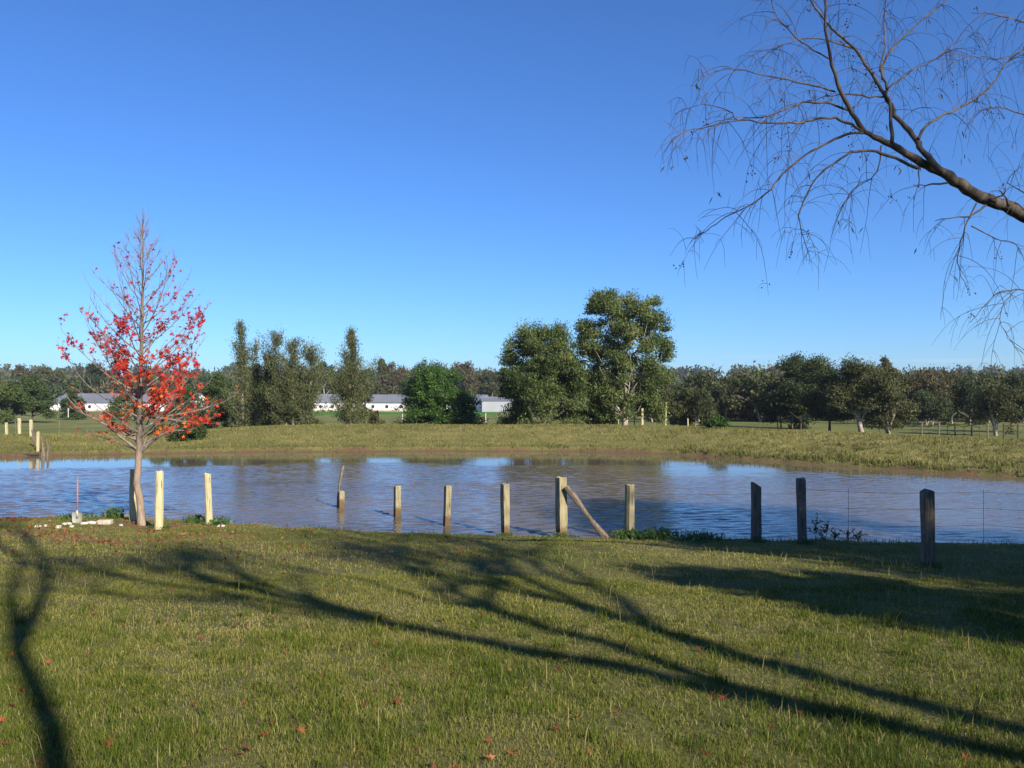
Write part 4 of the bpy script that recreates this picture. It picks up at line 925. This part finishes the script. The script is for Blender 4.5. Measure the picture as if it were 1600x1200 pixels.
for _ in range(4000):
    y = 3.4 * (18.5 / 3.4) ** rg.random(); x = rg.uniform(-.62, .62) * y
    w_ = np.clip(.9 - (x + 8.0 * (y / 19)) / 10.0, .08, 1) * (.4 + .6 * float(noise(np.array([x * .8]), np.array([y * .8]), 5)[0]))
    if rg.random() < w_ and pond_sd(np.array([x]), np.array([y]))[0] > .3: spots.append((x, y))
    if len(spots) >= 260: break
for k, (x, y) in enumerate(spots):
    if k < len(protos): o = protos[k]
    else: o = protos[k % len(protos)].copy(); C.collection.objects.link(o)
    o.location = (x, y, h1(x, y) + .022 + rg.uniform(0, .012)); o.rotation_euler = (rg.normal(0, .5), rg.normal(0, .5), rg.uniform(0, 6.28)); s = rg.uniform(.6, 1.15); o.scale = (s, s, s)
    tag(o, 'small red-brown fallen leaf lying in the lawn grass', 'leaf', GL)
o = protos[0].copy(); C.collection.objects.link(o); y = 4.0; x = (470 - 800) / F_PX * y; o.location = (x, y, h1(x, y) + .05); o.scale = (1.2, 1.2, 1.2); o.rotation_euler = (.5, .1, .4); tag(o, 'large pinkish fallen leaf nearest the viewer, left of the middle', 'leaf')
A = Acc(); rg = np.random.default_rng(13)
for _ in range(9000):
    x = rg.uniform(-14, 0); y = rg.uniform(13, 20.8)
    d_ = ss(.45, .75, float(fbm(np.array([x * .9]), np.array([y * 1.2]), 50)[0])) * (1 - ss(-6.5, -3.5, x)) * ss(14.2, 15.5, y) * .55 + .05
    if rg.random() < d_ * .9 and pond_sd(np.array([x]), np.array([y]))[0] > .2: star_leaf(A, rg, np.array([x, y, h1(x, y) + .045]), rg.uniform(.03, .05), rg.uniform(0, .9))
tag(A.build('leaf_litter', M['fallen']), 'litter of red leaves on the worn grass round the red tree', 'leaf litter', kind='stuff')

# ------------------------------------------------------------------ the gum leaning in from the right
rg = np.random.default_rng(55)
gb = np.array([9.9, 9.4, 0.]); gb[2] = h1(9.9, 9.4)
gum = thing('overhanging_gum', tuple(gb), 'nearly leafless gum whose drooping branches hang in at the upper right', 'tree')
LB = Acc(); LT = Acc(); LN = Acc(); LL = Acc(); chains = []
def chain(pts, r0, r1, d0, d1, k=7, twig=1.0, acc=None):
    n = len(pts); P = np.array([at(a, b, d0 + (d1 - d0) * i / (n - 1)) for i, (a, b) in enumerate(pts)])
    # smooth by subdivision
    t = np.arange(n); tt = np.linspace(0, n - 1, (n - 1) * 3 + 1)
    Q = np.stack([np.interp(tt, t, P[:, c]) for c in range(3)], 1); Q[1:-1] = Q[1:-1] * .5 + (Q[:-2] + Q[2:]) * .25
    Q[1:-1] += rg.normal(0, .006, Q[1:-1].shape)
    rr = np.linspace(r0, r1, len(Q)) * (1 + .05 * np.sin(np.arange(len(Q)) * 1.7) + rg.normal(0, .05, len(Q)))
    (acc or LB).tube(Q - gb, rr, k, cap=True); chains.append((Q, rr, twig)); return Q
main = chain([(1720, 400), (1660, 362), (1600, 335), (1575, 322), (1530, 309), (1502, 287), (1475, 268), (1450, 257), (1425, 245), (1395, 225), (1375, 217), (1352, 205)], .092, .024, 9.8, 8.9, 10, .35)
chain([(1352, 205), (1330, 175), (1317, 147), (1306, 117), (1292, 60), (1290, 5), (1286, -40)], .028, .008, 8.9, 8.5)
chain([(1476, 270), (1440, 232), (1435, 217), (1415, 197), (1400, 180), (1390, 155), (1375, 132), (1362, 112), (1338, 75), (1301, 42), (1273, 9), (1258, -20)], .036, .008, 9.1, 9.6)
chain([(1437, 216), (1447, 197), (1465, 185), (1485, 175), (1515, 162), (1535, 147), (1562, 120), (1570, 100), (1600, 75), (1640, 55)], .017, .006, 9.15, 10.2)
chain([(1395, 222), (1394, 182), (1391, 162), (1388, 140), (1376, 107), (1395, 75), (1423, 47), (1455, 19), (1488, -8)], .021, .006, 9.0, 9.9)
chain([(1376, 110), (1386, 70), (1383, 40), (1385, 10), (1390, -20)], .009, .004, 9.3, 9.7)
chain([(1388, 138), (1410, 120), (1440, 103), (1470, 88), (1495, 65), (1520, 52)], .012, .003, 9.3, 10.0)
chain([(1352, 206), (1330, 192), (1307, 184), (1282, 182), (1260, 190), (1240, 191), (1203, 191), (1157, 187), (1110, 196), (1068, 205), (1045, 226)], .016, .003, 8.9, 8.0)
chain([(1350, 207), (1322, 209), (1297, 220), (1272, 235), (1240, 255), (1217, 280), (1199, 303), (1171, 322), (1133, 341), (1110, 355), (1087, 373)], .015, .003, 8.9, 8.2)
chain([(1435, 262), (1400, 247), (1370, 235), (1337, 235), (1317, 245), (1290, 265), (1270, 285), (1257, 312), (1247, 335), (1253, 362), (1263, 392)], .018, .003, 9.0, 8.4)
chain([(1378, 227), (1375, 260), (1362, 280), (1337, 290), (1322, 312), (1307, 337)], .008, .003, 8.95, 8.6)
chain([(1482, 285), (1447, 290), (1428, 289)], .012, .004, 9.1, 8.9, twig=.2)
chain([(1437, 262), (1437, 289), (1438, 292)], .008, .005, 9.0, 8.95, twig=.1)
chain([(1542, 320), (1517, 339), (1490, 339), (1462, 345)], .012, .003, 9.3, 9.0, twig=.3)
chain([(1527, 317), (1512, 345), (1502, 377), (1497, 412), (1505, 440), (1517, 462)], .010, .002, 9.3, 9.2, twig=.8)
chain([(1519, 353), (1540, 365), (1565, 375), (1590, 382), (1596, 396)], .008, .002, 9.3, 9.5, twig=.8)
chain([(1327, 171), (1300, 160), (1265, 158), (1240, 163), (1203, 182), (1152, 187), (1140, 172), (1100, 160), (1054, 177)], .012, .0025, 8.9, 8.2)
chain([(1306, 142), (1275, 133), (1245, 126), (1199, 117), (1147, 103), (1115, 112), (1091, 126)], .010, .0025, 8.8, 8.1)
chain([(1296, 90), (1262, 70), (1235, 50), (1215, 25), (1205, -10)], .009, .003, 8.8, 8.3)
chain([(1338, 75), (1300, 62), (1262, 58), (1225, 66), (1190, 90)], .010, .003, 9.5, 9.0)
chain([(1387, 150), (1360, 150), (1325, 145), (1290, 150), (1250, 160), (1215, 185)], .012, .003, 9.4, 9.0)
chain([(1700, 440), (1640, 448), (1600, 453), (1567, 453), (1544, 471), (1516, 504)], .014, .003, 10.0, 9.4, twig=.6)
chain([(1590, 453), (1572, 470), (1560, 500), (1575, 530), (1592, 548)], .006, .002, 9.6, 9.4, twig=1.0)
chain([(1700, 190), (1640, 185), (1600, 178), (1560, 165), (1530, 172)], .014, .003, 10.2, 9.6)
chain([(1700, 60), (1640, 44), (1600, 32), (1553, 19), (1520, 18)], .014, .003, 10.0, 9.5)
chain([(1577, 322), (1572, 305), (1562, 297)], .014, .006, 9.4, 9.3, twig=.2); chain([(1545, 312), (1570, 304), (1572, 295)], .011, .005, 9.3, 9.2, twig=.2)
chain([(1640, 330), (1600, 300), (1575, 285)], .012, .004, 9.5, 9.3, twig=.5)
chain([(1600, 78), (1577, 89), (1544, 91), (1510, 84), (1480, 80)], .008, .002, 10.0, 9.7)
# trunk and the limbs outside the view
TR_ = np.array([gb + [0, 0, -.3], gb + [.02, 0, .5], gb + [-.12, .05, 1.4], gb + [-.3, .1, 2.3], main[0]])
LB.tube(TR_ - gb, [.24, .18, .15, .125, .10], 12)
for pts in (([-.1, .05, 1.3], [.3, .2, 2.8], [.7, .5, 4.3], [.8, .7, 5.8], [.7, 1.0, 7.0]), ([-.25, .1, 2.2], [.4, -.3, 3.4], [1.3, -.8, 4.6], [2.1, -1.2, 5.4]), ([.3, .2, 2.8], [.9, 1.2, 4.0], [1.2, 2.0, 5.4]), ([.7, .5, 4.3], [-.4, .3, 5.8], [-1.0, .6, 7.2])):
    Q = gb + np.array(pts); t = np.arange(len(Q)); tt = np.linspace(0, len(Q) - 1, 13); Q = np.stack([np.interp(tt, t, Q[:, c]) for c in range(3)], 1); Q[1:-1] = Q[1:-1] * .5 + (Q[:-2] + Q[2:]) * .25
    rr = np.linspace(.11, .02, 13); LB.tube(Q - gb, rr, 8); chains.append((Q, rr, 1.6))
tips = []
for Q, rr, tw in chains:
    L_ = np.linalg.norm(np.diff(Q, axis=0), axis=1).sum(); n = int(L_ * 9 * tw) + 2
    for s in range(n):
        f = rg.uniform(.15, 1) ** .8; i0 = f * (len(Q) - 1); i = min(int(i0), len(Q) - 2); q = Q[i] + (Q[i + 1] - Q[i]) * (i0 - i)
        dr = Q[i + 1] - Q[i]; dr /= np.linalg.norm(dr)
        d0 = dr * rg.uniform(.3, 1) + rg.normal(0, .55, 3) + np.array([0, 0, rg.uniform(-.2, .7)]); l = rg.uniform(.25, .95) * (.6 if rr[i] > .03 else 1) * (.45 if f > .85 else 1)
        P = [q]; d = d0 / np.linalg.norm(d0); m = 8
        for k in range(m):
            d = d + np.array([0, 0, -.20]) + rg.normal(0, .07, 3); d /= np.linalg.norm(d); P.append(P[-1] + d * l / m)
        P = np.array(P); LT.tube(P - gb, np.linspace(.0036, .0013, m + 1), 3, cap=False); tips.append(P)
        for s2 in range(rg.integers(0, 4)):
            q2 = P[rg.integers(2, m)]; d = rg.normal(0, .6, 3) + np.array([0, 0, -.2]); d /= np.linalg.norm(d); P2 = [q2]; l2 = rg.uniform(.12, .42)
            for k in range(5): d = d + np.array([0, 0, -.28]) + rg.normal(0, .06, 3); d /= np.linalg.norm(d); P2.append(P2[-1] + d * l2 / 5)
            P2 = np.array(P2); LT.tube(P2 - gb, np.linspace(.0022, .0011, 6), 3, cap=False); tips.append(P2)
oct_f = np.array([(0, 2, 4), (2, 1, 4), (1, 3, 4), (3, 0, 4), (2, 0, 5), (1, 2, 5), (3, 1, 5), (0, 3, 5)]); oct_v = np.array([(1, 0, 0), (-1, 0, 0), (0, 1, 0), (0, -1, 0), (0, 0, 1), (0, 0, -1)], float)
for P in tips:
    u_ = rg.random()
    if u_ < .085:
        c = P[rg.integers(2, len(P))]
        for k in range(rg.integers(3, 8)): LN.add(c - gb + rg.normal(0, .028, 3) + oct_v * rg.uniform(.007, .012), oct_f, rg.random())
    elif u_ < .13:
        c = P[-1]
        for k in range(rg.integers(1, 4)):
            p = c + rg.normal(0, .03, 3); u = np.array([rg.normal(0, .5), rg.normal(0, .5), -1]); u /= np.linalg.norm(u); v = np.cross(u, rg.normal(0, 1, 3)); v /= np.linalg.norm(v); l = rg.uniform(.06, .11)
            LL.add([p - gb, p + u * l * .45 + v * .008 - gb, p + u * l - gb, p + u * l * .45 - v * .008 - gb], [(0, 1, 2, 3)], rg.uniform(0, .5))
LB.build('limbs', M['near_bark'], gum, smooth=True); LT.build('twigs', M['near_bark'], gum)
LN.build('gum_nuts', M['nuts'], gum); LL.build('leaves', M['gum_brown'], gum)

# ------------------------------------------------------------------ trees standing behind and beside the viewer: their shadows cross the lawn
def open_tree(name, label, x, y, seed, L0, r0, lean, levels=5, leafn=26, lsize=.05, spread=.55, bare=.35):
    rg = np.random.default_rng(seed); z = h1(x, y); o = thing(name, (x, y, z), label, 'tree'); T = Acc(); F = Acc()
    def grow(p, d, l, r, lv):
        n = 5; P = [p]
        for k in range(n):
            d = d + rg.normal(0, .10, 3) + np.array([0, 0, .035]); d /= np.linalg.norm(d); P.append(P[-1] + d * l / n)
        P = np.array(P); T.tube(P, np.linspace(r, r * .66, n + 1), 8 if lv == levels else 5, cap=False)
        if lv <= 1:
            if rg.random() > bare:
                c = P[-1]; m = leafn; q = c + rg.normal(0, .30, (m, 3)); u = rg.normal(0, 1, (m, 3)); u /= np.linalg.norm(u, axis=1)[:, None]; v = np.cross(u, rg.normal(0, 1, (m, 3))); v /= np.linalg.norm(v, axis=1)[:, None]
                u *= lsize; v *= lsize * .35
                F.add(np.stack([q - u, q + v, q + u, q - v], 1).reshape(-1, 3), np.arange(m)[:, None] * 4 + np.arange(4)[None, :], rg.uniform(0, 1))
            if lv <= 0: return
        for k in range(2 if rg.random() < .6 else 3):
            nd = d + rg.normal(0, spread, 3); nd[2] = abs(nd[2]) * .8 + .12; nd /= np.linalg.norm(nd); grow(P[-1] if k < 2 else P[3], nd, l * rg.uniform(.62, .86), r * (.68 if k else .74), lv - 1)
    d = np.array([lean[0], lean[1], 1.]); d /= np.linalg.norm(d); grow(np.array([0, 0, -.2]), d, L0, r0, levels)
    T.build('trunk', M['near_bark'], o, smooth=True); F.build('crown', M['gum'], o)
    return o
open_tree('shade_gum', 'open spreading gum behind the viewer on the right', 8.5, -3.0, 4, 3.6, .25, (.16, .03), 6, 45, spread=.36, bare=.05)
open_tree('shade_gum', 'small forked gum just behind the viewer', 2.1, -2.9, 12, 5.6, .12, (-.06, .0), 4, 70, spread=.24, bare=.1)
for sx, sy, hh, ww, sdd, lb in ((17.2, 2.9, 11.9, 9.8, 90, 'broad dense gum standing to the right of the view'), (22.0, 4.2, 7.3, 9.0, 91, 'second dense gum further right of the view'), (10.6, 1.2, 6.7, 3.6, 92, 'slim dense gum nearest the viewer on the right')):
    rg = np.random.default_rng(sdd); sz = h1(sx, sy)
    o = thing('shade_gum', (sx, sy, sz), lb, 'tree')
    A = Acc(); L = crown_leaves(A, rg, (0, 0, 0), hh, ww, 'round', int(9000 + 46 * hh * ww * 11), .24, .06, 150, ww * .125); A.build('crown', M['gum'], o)
    A = Acc(); trunk_and_limbs(A, rg, (0, 0, 0), hh, ww, L, .3, .18, 0, 50, 2); A.build('trunk', M['gum_bark'], o, smooth=True)

# ------------------------------------------------------------------ air
hz_ = Acc(); hz_.box((0, 640, 21.5), (3400, 2300, 59)); haze = hz_.build('haze', None); tag(haze, kind='stuff')
m = bpy.data.materials.new('haze'); m.use_nodes = True; m.node_tree.nodes.clear()
o_ = m.node_tree.nodes.new('ShaderNodeOutputMaterial'); v_ = m.node_tree.nodes.new('ShaderNodeVolumePrincipled')
v_.inputs['Color'].default_value = (.80, .88, 1, 1); v_.inputs['Density'].default_value = .0002; v_.inputs['Anisotropy'].default_value = .2
m.node_tree.links.new(v_.outputs[0], o_.inputs['Volume']); haze.data.materials.clear(); haze.data.materials.append(m)
